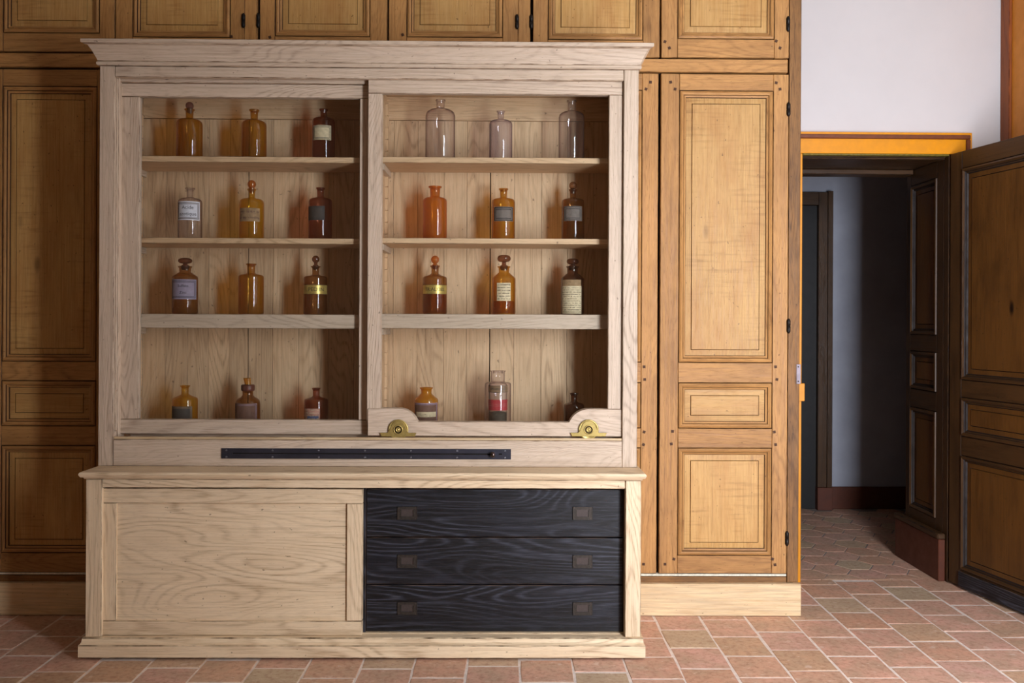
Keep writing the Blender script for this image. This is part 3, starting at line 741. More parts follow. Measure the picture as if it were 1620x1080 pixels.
# back: top rail + planks
z_br = uz(583, 190, YUB - 0.01)
board(cab, 'back_rail', XI0, XI1, YUB - 0.016, YUB, z_br, z_it, OAKI, 0.0012, 'x')
pk = [232, 262, 297, 330, 363, 392.5, 432, 473, 520, 560, 600, 622, 660, 702, 738, 774.5, 813, 856, 897, 938, 985]
for i, (a, b) in enumerate(zip(pk, pk[1:])):
    xa = XI0 if i == 0 else ux(a, 500, YUB - 0.01); xb = XI1 if i == len(pk) - 2 else ux(b, 500, YUB - 0.01)
    g0 = 0.0035 if a in (392.5, 774.5) else 0.0003
    y0 = YUB - 0.014 if a in (392.5, 774.5) else YUB - 0.010 - 0.001 * (i % 2)
    board(cab, 'back_plank', xa + g0, xb - 0.0003, y0, YUB - 0.001, z_fl - 0.01, z_br - 0.001, OAKI, 0.0008, 'z')
board(cab, 'back_panel', XI0 - 0.02, XI1 + 0.02, YUB + 0.0005, YUB + 0.008, z_fl - 0.02, z_it + 0.03, GAP, 0.0)

# left (rear-track) glass door
def gdoor(name_label, y0, th, xo0, xo1, xg0, xg1, zt1, zg1, zg0, zb_):
    d = thing('sliding_glass_door', ((xo0+xo1)/2, y0, zb_), parent=cab)
    d['label'] = name_label
    board(d, 'stile', xo0, xg0, y0, y0+th, zg0 + 0.0006, zg1 - 0.0006, OAK, 0.002, 'z')
    board(d, 'stile', xg1, xo1, y0, y0+th, zg0 + 0.0006, zg1 - 0.0006, OAK, 0.002, 'z')
    board(d, 'rail', xo0, xo1, y0 - 0.0005, y0+th, zg1, zt1, OAK, 0.002, 'x')
    board(d, 'glass', xg0 - 0.004, xg1 + 0.004, y0 + th*0.5, y0 + th*0.5 + 0.003, zg0 - 0.004, zg1 + 0.004, GLASS, 0.0)
    return d
Y1 = YU + 0.060; m = 385
dl = gdoor('left sliding glass door on the rear track', Y1, 0.028, ux(188, 400, Y1), ux(590, 400, Y1), ux(219.5, 400, Y1), ux(568.3, 400, Y1),
      uz(m, 132.7, Y1), uz(m, 154.0, Y1), uz(m, 663.5, Y1), uz(m, 686.5, Y1))
board(dl, 'rail', ux(188, 400, Y1), ux(590, 400, Y1), Y1 - 0.0005, Y1 + 0.028, uz(m, 686.5, Y1), uz(m, 663.5, Y1), OAK, 0.002, 'x')
Y2 = YU + 0.018; m = 783
dr = gdoor('right sliding glass door in front, riding on two brass rollers', Y2, 0.030, ux(581.3, 400, Y2), ux(984.5, 400, Y2), ux(603.5, 400, Y2), ux(962.7, 400, Y2),
      uz(m, 127.5, Y2), uz(m, 148.7, Y2), uz(m, 666.7, Y2), uz(m, 690.0, Y2))
# scalloped bottom rail
X = lambda px: ux(px, 670, Y2 - 0.004)
Zm = lambda py: uz(783, py, Y2 - 0.004)
pts = [(X(581.3), Zm(690)), (X(984.5), Zm(690)), (X(984.5), Zm(648)), (X(983), Zm(646))]
c2, c1, RR = 931.0, 630.2, 33.0
for k in range(0, 9):
    a = math.radians(90 + k * (67/8)); pts.append((X(c2 + RR*math.cos(a)), Zm(678.8 - RR*math.sin(a))))
pts += [(X(c2 - 31.5), Zm(667)), (X(c1 + 31.5), Zm(667))]
for k in range(8, -1, -1):
    a = math.radians(90 - k * (67/8)); pts.append((X(c1 + RR*math.cos(a)), Zm(678.8 - RR*math.sin(a))))
pts += [(X(583), Zm(646)), (X(581.3), Zm(648))]
prism(dr, 'bottom_rail', pts, Y2 - 0.004, Y2 + 0.030, [OAK['x'], OAK['edge']], 0.0025)
# brass rollers
def roller(cpx):
    c = U(cpx, 679.2, Y2 - 0.006); px = (Y2 - CAM.y)/F
    bm = bmesh.new(); R_ = 16.0*px
    lathe(bm, [(0, 0), (R_*0.98, 0), (R_, 0.0012), (R_, 0.004), (R_*0.9, 0.0055), (R_*0.86, 0.0045), (0, 0.0045)], 40)
    o = mk('roller_wheel', bm, BRASS, dr, c + Vector((0, -0.0002, 0))); o.rotation_euler = (PI/2, 0, 0)
    # bracket
    k = px
    L = [(-29, -10.4), (-26, -10.4)] 
    out = [(-28.8, -4.8), (-26.3, -10.5), (26.3, -10.5), (28.8, -4.8), (17.0, -4.8), (14.6, -2.6), (11.0, 5.5), (8.6, 10.2), (5.2, 13.0), (0, 14.0), (-5.2, 13.0), (-8.6, 10.2), (-11.0, 5.5), (-14.6, -2.6), (-17.0, -4.8)]
    prism(dr, 'roller_bracket', [(c.x + a*k, c.z + b*k) for a, b in out], c.y - 0.0085, c.y - 0.0055, [BRASS, BRASS], 0.0012)
    bm = bmesh.new()
    lathe(bm, [(7.4*k, 0), (7.4*k, 0.0022), (6.0*k, 0.0022), (6.0*k, 0.0005)], 28, 0, cap_bottom=False)
    lathe(bm, [(6.0*k, 0.0006), (4.0*k, 0.0006)], 28, 1, cap_bottom=False)
    lathe(bm, [(4.0*k, 0.0006), (3.8*k, 0.0028), (2.4*k, 0.0030), (2.2*k, 0.0012), (1.5*k, 0.0012), (1.2*k, 0.0026), (0, 0.0026)], 24, 0, cap_bottom=False)
    o = mk('axle_hub', bm, [BRASS, BRASSD], dr, (c.x, c.y - 0.0085, c.z)); o.rotation_euler = (PI/2, 0, 0)
roller(630.2); roller(931.0)

# steel latch track on the apron
tk = thing('latch_track', U(580, 717.5, YU), parent=cab); tk['label'] = 'long blued steel slotted track with knob'
tx0, tx1 = ux(350.5, 717, YU), ux(808.3, 717, YU); tz1, tz0 = uz(580, 709.4, YU), uz(580, 725.6, YU)
sz1, sz0 = uz(580, 716.2, YU), uz(580, 718.6, YU); sx0, sx1 = ux(368, 717, YU), ux(776, 717, YU)
bm = bmesh.new(); ya, yb2 = -0.0032, 0.0
def rb(x0, x1, z0, z1, y0=ya, y1=yb2, mi=0): add_box(bm, x0, x1, y0, y1, z0, z1, mi)
rb(tx0, tx1, sz1, tz1); rb(tx0, tx1, tz0, sz0); rb(tx0, sx0, sz0, sz1)
kx0, kx1 = ux(789, 717, YU), ux(794, 717, YU)
rb(sx1, kx0, sz0, sz1); rb(kx1, tx1, sz0, sz1); rb(sx0, kx1, sz0, sz1, -0.0006, 0.0, 1)
mk('slotted_plate', bm, [IRON, GAP], tk, (0, YU, 0))
for px in (358, 431, 504, 577, 650, 723, 799):
    for py in (712.4, 723.0):
        p = U(px, py + (px - 580)*0.0045*0, YU - 0.0036); bm = bmesh.new()
        lathe(bm, [(0, 0), (0.0042, 0), (0.0036, 0.0012), (0.0014, 0.0012), (0.001, 0.0004), (0, 0.0004)], 12)
        o = mk('screw', bm, plain('screw_steel', srgb(128,128,136), 0.35, metal=1.0) if 'screw_steel' not in bpy.data.materials else bpy.data.materials['screw_steel'], tk, (p.x, YU - 0.0034, uz(580, py, YU))); o.rotation_euler = (PI/2, 0, 0)
bm = bmesh.new(); lathe(bm, [(0.006, 0), (0.005, 0.004), (0.006, 0.007), (0.0095, 0.010), (0.0112, 0.015), (0.0095, 0.020), (0.005, 0.023), (0, 0.0238)], 24)
o = mk('knob', bm, plain('dark_steel_knob', srgb(92,80,76), 0.28, metal=1.0), tk, (ux(779.5, 718, YU), YU - 0.003, uz(580, 717.4, YU))); o.rotation_euler = (PI/2, 0, 0)

# counter + base
XCL, XCR = ux(124.5, 749, YP), ux(1022.5, 751, YP)
prof = [(YUB, z_ct), (YP + 0.006, z_ct), (YP + 0.001, z_ct - 0.003), (YP - 0.002, z_ct - 0.009), (YP, z_ct - 0.014), (YP + 0.004, z_cb), (YP + 0.012, z_cb - 0.001),
        (YP + 0.018, z_cb - 0.008), (YBF + 0.002, z_cb - 0.0105), (YUB, z_cb - 0.0105)]
xprof(cab, 'counter', prof, XCL + 0.012, XCR - 0.012, [OAKB['x'], OAKB['edge']], end=0.012, edges=(5, 7))
z_pb = z_cb - 0.0105
XBL, XBR = (ux(134, 770, YBF) + ux(136.5, 1000, YBF))/2, (ux(1015, 770, YBF) + ux(1013, 1000, YBF))/2
z_pt = uz(583, 1007.5, YBF)
z_rt = uz(583, 772.0, YBF)
board(cab, 'base_post', XBL, ux(160.5, 880, YBF), YBF, YBF + 0.05, z_pt, z_pb, OAKB, 0.0022, 'z')
board(cab, 'base_post', ux(989.5, 880, YBF), XBR, YBF, YBF + 0.05, z_pt, z_pb, OAKB, 0.0022, 'z')
board(cab, 'base_rail', ux(161, 765, YBF), ux(989, 765, YBF), YBF + 0.0005, YBF + 0.012, z_rt, z_pb, OAKB, 0.002, 'x')
board(cab, 'base_side', XBL, XBL + 0.025, YBF + 0.051, YUB - 0.02, z_pt, z_pb, OAKB, 0.002, 'y')
board(cab, 'base_side', XBR - 0.025, XBR, YBF + 0.051, YUB - 0.02, z_pt, z_pb, OAKB, 0.002, 'y')
board(cab, 'base_back', XBL + 0.026, XBR - 0.026, YBF + 0.075, YUB - 0.02, z_pt - 0.01, z_pb - 0.001, GAP, 0.0)
z_mt = uz(583, 1021.5, YP)
zq = z_pt
prof = [(YUB - 0.02, zq), (YBF - 0.004, zq), (YBF - 0.009, zq - 0.004), (YBF - 0.014, zq - 0.016), (YP + 0.006, z_mt + 0.004), (YP, z_mt + 0.002), (YP, z_mt - 0.002), (YP, 0.012), (YP + 0.002, 0.009), (YUB - 0.02, 0.009)]
xprof(cab, 'plinth', prof, XCL + 0.006, XCR - 0.006, [OAKB['x'], OAKB['edge']], end=0.006, edges=(1, 5, 7))
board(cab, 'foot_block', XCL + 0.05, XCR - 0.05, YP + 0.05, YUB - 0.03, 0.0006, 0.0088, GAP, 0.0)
# left sliding panel door
YD = YBF + 0.016
pd = thing('sliding_panel_door', U(368, 888, YD), parent=cab)
X = lambda px: ux(px, 888, YD); Zp = lambda py: uz(368, py, YD)
xo0, xo1, xp0, xp1 = X(162), X(573), X(183.7), X(548.3); zo1, zo0, zp1, zp0 = Zp(772.6), Zp(1004.6), Zp(796), Zp(982)
th = 0.026
board(pd, 'rail', xo0, xo1, YD - 0.0006, YD+th, zp1, zo1, OAKB, 0.002, 'x'); board(pd, 'rail', xo0, xo1, YD - 0.0006, YD+th, zo0, zp0, OAKB, 0.002, 'x')
board(pd, 'stile', xo0, xp0, YD, YD+th, zp0 + 0.0006, zp1 - 0.0006, OAKB, 0.002, 'z'); board(pd, 'stile', xp1, xo1, YD, YD+th, zp0 + 0.0006, zp1 - 0.0006, OAKB, 0.002, 'z')
board(pd, 'panel', xp0, xp1, YD + 0.010, YD + 0.020, zp0, zp1, OAKB, 0.0, 'x')
# black drawers
YR = YD + 0.034
X = lambda px: ux(px, 888, YR); Zd = lambda py: uz(783, py, YR)
board(cab, 'drawer_case_side', X(571), X(579), YR - 0.003, YR + 0.03, Zd(1001), Zd(770), BLACKW, 0.001, 'z')
board(cab, 'drawer_case_side', X(986.3), X(992), YR + 0.004, YR + 0.03, Zd(1001), Zd(770), BLACKW, 0.001, 'z')
board(cab, 'drawer_ledge', X(571), X(990), YR - 0.012, YR + 0.03, Zd(1004), Zd(999.4), OAKB, 0.0012, 'x')
for (t, b, h) in ((774, 848.7, 811.2), (850.6, 923.6, 887.2), (925.6, 998.6, 961.8)):
    dw = thing('drawer', U(783, (t+b)/2, YR), parent=cab)
    board(dw, 'drawer_front', X(579.8), X(985.6), YR, YR + 0.02, Zd(b), Zd(t), BLACKW, 0.0016, 'x')
    for cpx, dz in ((644.5, 0), (921.7, 0.4)):
        c = U(cpx, h + dz, YR); k = (YR - CAM.y)/F
        bm = bmesh.new(); W2, H2 = 15.6*k, 10.2*k
        def q(x0, x1, z0, z1, y0, y1, mi=0): add_box(bm, x0*k, x1*k, y0, y1, z0*k, z1*k, mi)
        q(-15.6, 15.6, 6.2, 10.2, -0.003, 0); q(-15.6, 15.6, -10.2, -6.5, -0.003, 0); q(-15.6, -10.6, -6.5, 6.2, -0.003, 0); q(10.6, 15.6, -6.5, 6.2, -0.003, 0)
        q(-15.6, 15.6, 9.4, 10.2, -0.0045, -0.003); q(-15.6, 15.6, -10.2, -9.4, -0.0045, -0.003); q(-15.6, -14.8, -10.2, 10.2, -0.0045, -0.003); q(14.8, 15.6, -10.2, 10.2, -0.0045, -0.003)
        q(-10.6, 10.6, -6.5, 6.2, -0.0008, 0, 1)
        q(-10.6, -9.4, -6.5, 5.0, -0.0042, -0.001); q(9.4, 10.6, -6.5, 5.0, -0.0042, -0.001)       # bail arms
        q(-10.6, 10.6, -7.4, -5.4, -0.0048, -0.001)
        for sx in (-13.2, 13.2):
            for szz in (-8.0, 8.0): q(sx-0.7, sx+0.7, szz-0.7, szz+0.7, -0.004, -0.003, 1)
        mk('recessed_pull', bm, [PULLM, PULLB], dw, (c.x, YR - 0.0003, c.z))

# ------------------------------------------------------------------ bottles
YBO = 0.365
KB = (YBO - CAM.y)/F
def text_mesh(s, size):
    cu = bpy.data.curves.new('txt', 'FONT'); cu.body = s; cu.size = size; cu.align_x = 'CENTER'; cu.align_y = 'CENTER'; cu.resolution_u = 2
    o = bpy.data.objects.new('txt', cu); COL.objects.link(o)
    dg = bpy.context.evaluated_depsgraph_get(); me = bpy.data.meshes.new_from_object(o.evaluated_get(dg))
    vs = [(v.co.x, v.co.y) for v in me.vertices]; fs = [list(p.vertices) for p in me.polygons]
    bpy.data.objects.remove(o); bpy.data.curves.remove(cu); bpy.data.meshes.remove(me)
    return vs, fs
class Label:
    """paper label wrapped round a bottle of radius r; s along the arc, z height; angle 0 faces the camera side"""
    def __init__(s, r, a0): s.bm = bmesh.new(); s.r = r; s.a0 = a0; s.mats = []
    def mi(s, m):
        if m not in s.mats: s.mats.append(m)
        return s.mats.index(m)
    def pt(s, a, z, lift): r = s.r + lift; return s.bm.verts.new((r*math.sin(s.a0 + a), -r*math.cos(s.a0 + a), z))
    def rect(s, s0, s1, z0, z1, m, lift=0.0004):
        n = max(1, int(abs(s1-s0)/s.r/0.16)); i = s.mi(m); prev = None
        for k in range(n+1):
            a = (s0 + (s1-s0)*k/n)/s.r; cur = (s.pt(a, z0, lift), s.pt(a, z1, lift))
            if prev:
                f = s.bm.faces.new((prev[0], cur[0], cur[1], prev[1])); f.material_index = i; f.smooth = True
            prev = cur
    def frame(s, s0, s1, z0, z1, w, m, lift):
        s.rect(s0, s1, z0, z0+w, m, lift); s.rect(s0, s1, z1-w, z1, m, lift); s.rect(s0, s0+w, z0, z1, m, lift); s.rect(s1-w, s1, z0, z1, m, lift)
    def text(s, txt, sc_, zc, size, m, lift=0.0009, squeeze=1.0):
        vs, fs = text_mesh(txt, size); i = s.mi(m)
        vv = [s.pt((sc_ + x*squeeze)/s.r, zc + y, lift) for x, y in vs]
        for f in fs:
            try: q = s.bm.faces.new([vv[k] for k in f]); q.material_index = i
            except ValueError: pass
    def scribble(s, s0, s1, z0, z1, rows, m, lift=0.0009):
        for r in range(rows):
            z = z1 - (r + 0.5)*(z1-z0)/rows; x = s0
            h = (z1-z0)/rows*0.42
            while x < s1:
                wd = random.uniform(0.0012, 0.0045)
                if random.random() < 0.8: s.rect(x, min(x+wd, s1), z - h*random.uniform(0.15, 0.5), z + h*random.uniform(0.1, 0.4), m, lift)
                x += wd + random.uniform(0.0006, 0.0016)
    def done(s, parent): 
        me = bpy.data.meshes.new('label'); s.bm.to_mesh(me); s.bm.free()
        for m in s.mats: me.materials.append(m)
        o = bpy.data.objects.new('label', me); COL.objects.link(o); o.parent = parent; return o
def smooth_prof(pts):
    return pts
def bottle(cx, bay, row, prof, glass, desc, stopper=None, lab=None, liquid=None, cat='bottle', sg=None, inner=None):
    """prof: (half width px, photo y) from the lip down to the shoulder; the body goes straight down to the shelf"""
    zb = SH[bay, row] + 0.0004
    x = ux(cx, 300, YBO)
    root = thing('glass_bottle', (x, YBO, zb), desc, cat, 'antique glass bottles on the cabinet shelves')
    Zp_ = lambda py: uz(cx, py, YBO) - zb
    R_ = prof[-1][0]*KB
    rr = [(R_*0.86, 0.0), (R_*0.96, 0.002), (R_, 0.007)]
    up_ = [(h*KB, Zp_(y)) for h, y in reversed(prof)]
    # inner mouth
    lipr, lipz = up_[-1]
    mouth = [(lipr*0.72, lipz), (lipr*0.62, lipz - 0.004), (lipr*0.6, lipz - 0.012)]
    bm = bmesh.new(); lathe(bm, rr + up_ + mouth, 36, 0, cap_bottom=True)
    mk('bottle_body', bm, G[glass], root, (x, YBO, zb), smooth=True)
    if liquid:
        bm = bmesh.new(); lz_ = Zp_(liquid[0]); lathe(bm, [(R_*0.90, 0.006), (R_*0.93, 0.010), (R_*0.93, lz_)], 28, 0, True, True)
        mk('liquid', bm, liquid[1], root, (x, YBO, zb))
    if stopper:
        kind = stopper[0]; bm = bmesh.new(); sgm = G[sg or glass]
        if kind == 'ball':
            _, yc, r = stopper; zc = Zp_(yc); r *= KB
            pr = [(0.0085, lipz - 0.016), (0.0105, lipz + 0.0003), (0.0125, lipz + 0.002), (0.012, lipz + 0.004), (0.0075, lipz + 0.006)]
            a0 = -PI/2 + 0.5
            pr += [(r*math.cos(a0 + (PI/2 - a0)*k/10), zc + r*math.sin(a0 + (PI/2 - a0)*k/10)) for k in range(11)]
        elif kind == 'mushroom':
            _, yc, rw, rh = stopper; zc = Zp_(yc); rw *= KB; rh *= KB
            pr = [(0.014, lipz - 0.016), (0.0165, lipz + 0.0003), (0.017, lipz + 0.003), (0.010, lipz + 0.006), (0.009, zc - rh*0.95)]
            pr += [(rw*math.cos(-1.25 + (PI/2 + 1.25)*k/11)**0.6 if k < 11 else 0.0, zc + rh*math.sin(-1.25 + (PI/2 + 1.25)*k/11)) for k in range(12)]
        elif kind == 'collar':
            pr = None
        if pr:
            lathe(bm, pr, 24, 0, True); mk('stopper', bm, sgm, root, (x, YBO, zb), smooth=True)
        else:
            bm.free()
    if lab:
        x0, x1, y0, y1, fn = lab
        rl = (inner or R_)
        phi = math.atan2(-x, YBO - CAM.y)
        cl = lambda v: max(-0.985, min(0.985, v))
        A0, A1 = math.asin(cl((x0-cx)*KB/rl)), math.asin(cl((x1-cx)*KB/rl))
        am = (A0+A1)/2
        L = Label(rl + 0.0004, phi + am)
        hs = (A1-A0)/2*rl
        fn(L, -hs, hs, max(0.004, Zp_(y1)), Zp_(y0))
        o = L.done(root); o.location = (0, 0, 0)
    return root, x, zb, R_
P = PAPER
def framed(bg, line, inner=None, txt=(), size=0.011, col=None, gaps=(0.0045, 0.0100), ws=(0.0022, 0.0016)):
    def f(L, s0, s1, z0, z1):
        L.rect(s0, s1, z0, z1, bg, 0.0003)
        L.frame(s0 + gaps[0]-0.002, s1 - gaps[0]+0.002, z0 + gaps[0]-0.002, z1 - gaps[0]+0.002, ws[0], line, 0.0006)
        L.frame(s0 + gaps[1]-0.002, s1 - gaps[1]+0.002, z0 + gaps[1]-0.002, z1 - gaps[1]+0.002, ws[1], line, 0.0006)
        if inner: L.rect(s0 + gaps[1], s1 - gaps[1], z0 + gaps[1], z1 - gaps[1], inner, 0.0007)
        n = len(txt)
        for i, t in enumerate(txt):
            zc = z1 - gaps[1] - (z1-z0-2*gaps[1])*(i+0.5)/n
            L.text(t, 0, zc, size, col or P['ink'], 0.0010)
    return f
def flat(bg, rows=0, ink=None, extra=None):
    def f(L, s0, s1, z0, z1):
        L.rect(s0, s1, z0, z1, bg, 0.0003)
        if rows: L.scribble(s0 + 0.003, s1 - 0.003, z0 + 0.002, z1 - 0.002, rows, ink or P['inkbrown'], 0.0007)
        if extra: extra(L, s0, s1, z0, z1)
    return f
def band(txt, size, off=0.0):
    def f(L, s0, s1, z0, z1):
        L.rect(s0, s1, z0, z1, GOLD, 0.0003)
        L.rect(s0, s1, z0, z0+0.0012, P['inkbrown'], 0.0006); L.rect(s0, s1, z1-0.0012, z1, P['inkbrown'], 0.0006)
        L.text(txt, off, (z0+z1)/2, size, P['label_black'], 0.0008)
    return f

# shelf rows: top, second, third, bottom; left door first
bottle(299.4, 'l', 0, [(8, 173), (8, 174.2), (6, 176), (5.7, 186.5), (8, 188.3), (16, 190.3), (19, 193), (19.9, 197)], 'amber', 'amber brown bottle with a purplish ball stopper at the left end of the top shelf', stopper=('ball', 167.4, 6.3), sg='purple')
bottle(401.7, 'l', 0, [(8, 174), (7.8, 175.4), (5.8, 178), (5.6, 188.5), (8, 190.3), (15.5, 192.3), (18.5, 195), (19.2, 199)], 'amber', 'open honey-amber bottle without label, middle of the top shelf behind the left glass door')
bottle(511.5, 'l', 0, [(7, 173), (6.8, 174.5), (5, 177), (5, 184.5), (7, 186), (14, 187.5), (17, 190), (17.8, 194)], 'red', 'dark red-brown bottle with a cream double-framed label, right end of top left shelf',
       lab=(496, 523, 201.5, 224.3, framed(P['cream'], P['ink'], inner=P['cream'])))
bottle(300.8, 'l', 1, [(7.5, 297.5), (7.4, 299), (5, 301.5), (4.6, 311.5), (7, 313.3), (14, 314.5), (17.5, 317), (18.3, 321)], 'clear', 'clear glass bottle with a white framed label reading Acide, second shelf left',
       lab=(283.2, 315, 320.4, 350, framed(P['white'], P['grey'], inner=P['white'], txt=('Acide', 'azotique'), size=0.0215, gaps=(0.0075, 0.0130), ws=(0.0034, 0.0018))))
bottle(398.3, 'l', 1, [(7, 299), (7, 300.5), (5.3, 302.5), (5, 312), (7.5, 314), (15, 315.3), (18.2, 318), (19, 322)], 'yellow', 'golden yellow bottle with an orange ball stopper and a tan paper label',
       stopper=('ball', 291.5, 6.6), sg='orange', lab=(381, 410.5, 331, 352, flat(P['tan'], 2, P['brown'])))
bottle(507, 'l', 1, [(7, 297), (6.8, 298.5), (5.3, 301), (5.2, 311), (7.5, 312.8), (14.5, 314.3), (17.5, 316.5), (18.3, 320)], 'red', 'open dark red bottle with a dull grey label, second shelf behind the left door',
       lab=(488.9, 513.7, 327.8, 350, framed(P['darkgrey'], P['ink'])))
bottle(293.5, 'l', 2, [(10.7, 421), (10.5, 422.6), (9, 424.5), (8.8, 430.5), (14, 434), (18.6, 437), (19.5, 439.5)], 'brown', 'brown bottle with a flat mushroom stopper and a lilac framed label, third shelf left',
       stopper=('mushroom', 412.5, 10.9, 4.6), sg='dark', lab=(274.5, 310, 442.4, 473.6, framed(P['lilac'], P['ink'], inner=P['lilac'], txt=('Sulfate', 'Zinc'), size=0.0165, gaps=(0.008, 0.0135), ws=(0.0020, 0.0016))))
bottle(398, 'l', 2, [(8, 417), (8, 418.6), (6.3, 420), (6, 431.5), (9, 433.3), (17, 435), (19.3, 436.8), (19.6, 439)], 'amber', 'open bright amber bottle with no label and a sloping shoulder, middle of the third shelf')
bottle(500, 'l', 2, [(7.8, 421), (7.6, 422.2), (5.4, 424), (5.2, 434), (8, 435.7), (16, 437.2), (18.2, 438.8), (18.6, 441)], 'brown', 'brown bottle with a ball stopper and a gold band reading PED IN',
       stopper=('ball', 410, 5.9), sg='dark', lab=(481.8, 517.5, 451, 465.7, band('PED:IN', 0.023, 0.006)))
bottle(294.3, 'l', 3, [(7.8, 609.3), (7.6, 610.8), (5.7, 613), (5.5, 623), (9, 625.3), (16, 628), (18.8, 630), (19.4, 632.5)], 'yellow', 'open yellow-brown bottle with a dark grey label, left end of the bottom row',
       lab=(275.3, 305, 641, 680, framed(P['darkgrey'], P['tan'])))
rt, bx_, bz, br = bottle(393.7, 'l', 3, [(9, 617), (8.8, 618), (8.3, 619), (8.3, 625), (11, 628), (15.5, 630.5), (18.3, 634), (19.3, 639)], 'brown', 'brown bottle with a thick collar cap and a small amber pouring spout',
       lab=(375, 407.5, 636.5, 680, framed(P['brown'], P['lilacline'], ws=(0.001, 0.0008))))
zz = lambda py: uz(393.7, py, YBO) - bz
bm = bmesh.new(); lathe(bm, [(8.2*KB, zz(618.2)), (10*KB, zz(617.6)), (10.6*KB, zz(616)), (10.6*KB, zz(610)), (9.6*KB, zz(608.2)), (4.5*KB, zz(608))], 28)
mk('collar_cap', bm, plain('brown_rubber_collar', srgb(96,52,38), 0.45), rt, (bx_, YBO, bz), smooth=True)
bm = bmesh.new(); lathe(bm, [(4.6*KB, zz(608.3)), (4.5*KB, zz(600)), (5.0*KB, zz(597.6)), (4.2*KB, zz(597.8))], 20, cap_bottom=False)
bm.verts.ensure_lookup_table()
for v in bm.verts:
    if v.co.z > zz(600.5) and v.co.x < -0.006: v.co.x -= 0.007; v.co.y *= 0.5
mk('pouring_spout', bm, G['ochre'], rt, (bx_, YBO, bz), smooth=True)
bottle(501.7, 'l', 3, [(6.8, 613.3), (6.6, 614.8), (5.2, 617), (5.2, 626), (8, 628), (15, 630), (17.8, 631.3), (18.5, 633.5)], 'red', 'open dark red bottle with a torn pink label remnant, bottom row of the left bay',
       lab=(484.5, 507.5, 644.5, 662.5, flat(P['pink'], 0, None, lambda L, a, b, c, d: (L.rect(a + 0.02, b - 0.006, c + 0.001, c + 0.018, P['blue'], 0.0007), L.scribble(a+0.002, b-0.002, c, d, 4, P['cream'])))))
bottle(696.3, 'r', 0, [(7.8, 158.3), (7.6, 160.3), (6.3, 162), (6.2, 170.5), (9, 172.5), (17, 174.8), (22, 178.5), (23.5, 184)], 'clear', 'largest clear glass bottle, top shelf behind the right door at its left end')
bottle(791.7, 'r', 0, [(6.7, 176), (6.5, 177.5), (4.9, 179.5), (4.8, 188.5), (8, 190), (14.5, 191.5), (17.8, 194), (18.5, 198)], 'violet', 'small clear violet-tinged bottle in the middle of the top right shelf')
bottle(903.7, 'r', 0, [(7.7, 159.5), (7.5, 161.3), (6, 163), (6, 175), (8.5, 177), (15, 178.5), (19.5, 182), (20.5, 187)], 'clear', 'tall clear bottle in the shade at the right end of the top shelf')
bottle(688.4, 'r', 1, [(10.7, 295), (10.5, 296.7), (8, 298), (7.7, 310.5), (10, 312.5), (15.5, 313.5), (18.3, 315.8), (19, 319)], 'orange', 'wide-mouthed solid orange-brown jar without label on the second shelf', cat='bottle')
bottle(796.6, 'r', 1, [(7.7, 298.5), (7.5, 300), (5.7, 302), (5.4, 312), (8, 313.8), (15, 315), (17.8, 317), (18.5, 320.5)], 'amber', 'open amber bottle with a dark grey framed label, middle of the second right shelf',
       lab=(782, 811.5, 329, 351.5, framed(P['grey'], P['label_black'], gaps=(0.0045, 0.0120), ws=(0.0030, 0.0030))))
bottle(906.5, 'r', 1, [(7, 299.8), (6.8, 301), (5.2, 303), (5, 312.5), (8, 314), (14.5, 315.3), (17.3, 317), (18, 320.5)], 'brown', 'brown bottle with a ball stopper and grey framed label, right end of second shelf',
       stopper=('ball', 293.5, 6.3), lab=(892.5, 920.5, 328, 351, framed(P['grey'], P['label_black'], gaps=(0.0045, 0.0120), ws=(0.0026, 0.0028))))
bottle(688.8, 'r', 2, [(7.8, 420), (7.6, 421.6), (5.8, 424), (5.7, 432.5), (9, 434.8), (16, 437), (18.7, 439), (19.2, 441.5)], 'brown', 'amber-brown bottle with an orange ball stopper and a gold band reading ALOES',
       stopper=('ball', 410.7, 6.5), sg='orange', liquid=(466, G['liquid']), lab=(670.3, 707, 451, 465.5, band('TR:ALOES', 0.0205, 0.0)))
bottle(797.9, 'r', 2, [(10.4, 421.3), (10.2, 422.8), (8.6, 424), (8.3, 431), (13.5, 435.3), (18, 439.3), (18.6, 441)], 'amber', 'bright amber bottle with a mushroom stopper and a cream handwritten label',
       stopper=('mushroom', 409, 10.9, 5.9), sg='dark', liquid=(476.5, G['liquid']), lab=(787, 808.5, 448, 476, flat(P['cream'], 6, P['inkbrown'])))
bottle(906.5, 'r', 2, [(10.4, 421.3), (10.2, 422.8), (8.6, 424), (8.3, 432), (13.5, 436), (17.8, 440), (18.4, 442)], 'dark', 'dark brown bottle almost covered by a long cream handwritten label',
       stopper=('mushroom', 413.6, 9.7, 5.0), lab=(890.7, 920.3, 443, 500, lambda L, a, b, c, d: (L.rect(a, b, c, d - 0.027, P['cream'], 0.0004), L.rect(a+0.003, b-0.003, d - 0.029, d, P['tan'], 0.0002), L.scribble(a+0.003, b-0.003, c+0.003, d-0.03, 12, P['inkbrown'], 0.0008))))
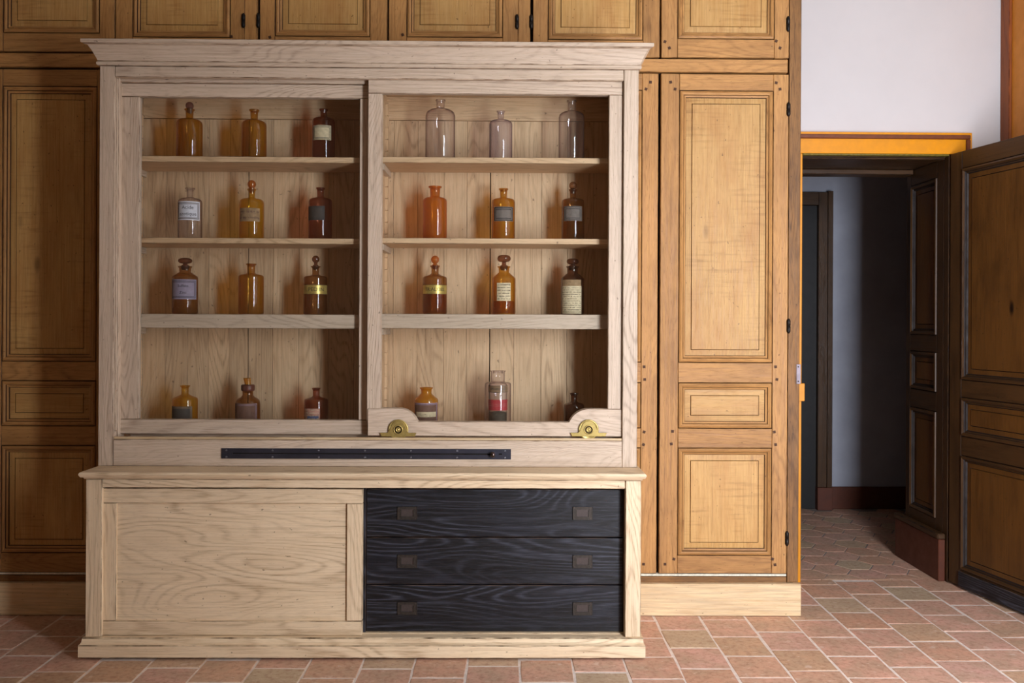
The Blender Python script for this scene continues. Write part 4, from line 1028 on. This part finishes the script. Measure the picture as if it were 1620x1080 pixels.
bottle(676, 'r', 3, [(10.5, 612.5), (10.2, 614.3), (8.5, 616), (8.1, 622), (13, 626.5), (18, 630.5), (18.8, 633)], 'ochre', 'short ochre jar with a lilac framed worn label beside the left brass roller',
       lab=(658.2, 693, 636, 672, lambda L, a, b, c, d: (framed(P['brown'], P['lilacline'], gaps=(0.0022, 0.008), ws=(0.0022, 0.0012))(L, a, b, c, d), L.rect(a+0.016, b-0.012, (c+d)/2-0.01, (c+d)/2+0.012, P['cream'], 0.0009), L.scribble(a+0.016, (a+b)/2+0.004, (c+d)/2-0.008, (c+d)/2+0.006, 2, P['ink'], 0.0012))))
rt, bx_, bz, br = bottle(789.2, 'r', 3, [(12.3, 586), (12.1, 587.3), (10.8, 588.3), (10.7, 603), (12.5, 604), (18, 604.5), (20.4, 606), (21, 609)], 'clear', 'clear glass jar with a tan strip label above a red label, middle of bottom row',
       lab=(774.7, 804.2, 609, 680, lambda L, a, b, c, d: (L.rect(a, b, d - 0.029, d, P['tan'], 0.0004), L.frame(a, b, d-0.029, d, 0.002, P['inkbrown'], 0.0007), L.text('SPERMACET', 0, d-0.0145, 0.0140, P['label_black'], 0.0009),
                                                    L.rect(a, b, d - 0.1055, d - 0.060, P['red'], 0.0004), L.scribble(a+0.01, b-0.012, d-0.09, d-0.075, 2, P['pink'], 0.0007))), inner=15.0*KB)
zz = lambda py: uz(789.2, py, YBO) - bz
bm = bmesh.new(); lathe(bm, [(13*KB, 0.004), (14.6*KB, 0.01), (14.6*KB, zz(655)), (13*KB, zz(652)), (6*KB, zz(650.5))], 24, 0, True, True)
mk('jar_contents', bm, P['contents'], rt, (bx_, YBO, bz), smooth=True)
bm = bmesh.new(); lathe(bm, [(14.7*KB, 0.004), (14.7*KB, zz(609)), (13.5*KB, zz(606.5)), (10.2*KB, zz(605))], 28, 0, True)
mk('inner_wall', bm, G['clear'], rt, (bx_, YBO, bz), smooth=True)
bottle(909.7, 'r', 3, [(7, 621.3), (6.8, 622.8), (5.2, 625), (5, 634.5), (8, 636.5), (13.5, 638), (15.8, 640), (16.3, 643)], 'dark', 'small dark brown bottle half hidden behind the right brass roller')
print('tiles', nt)
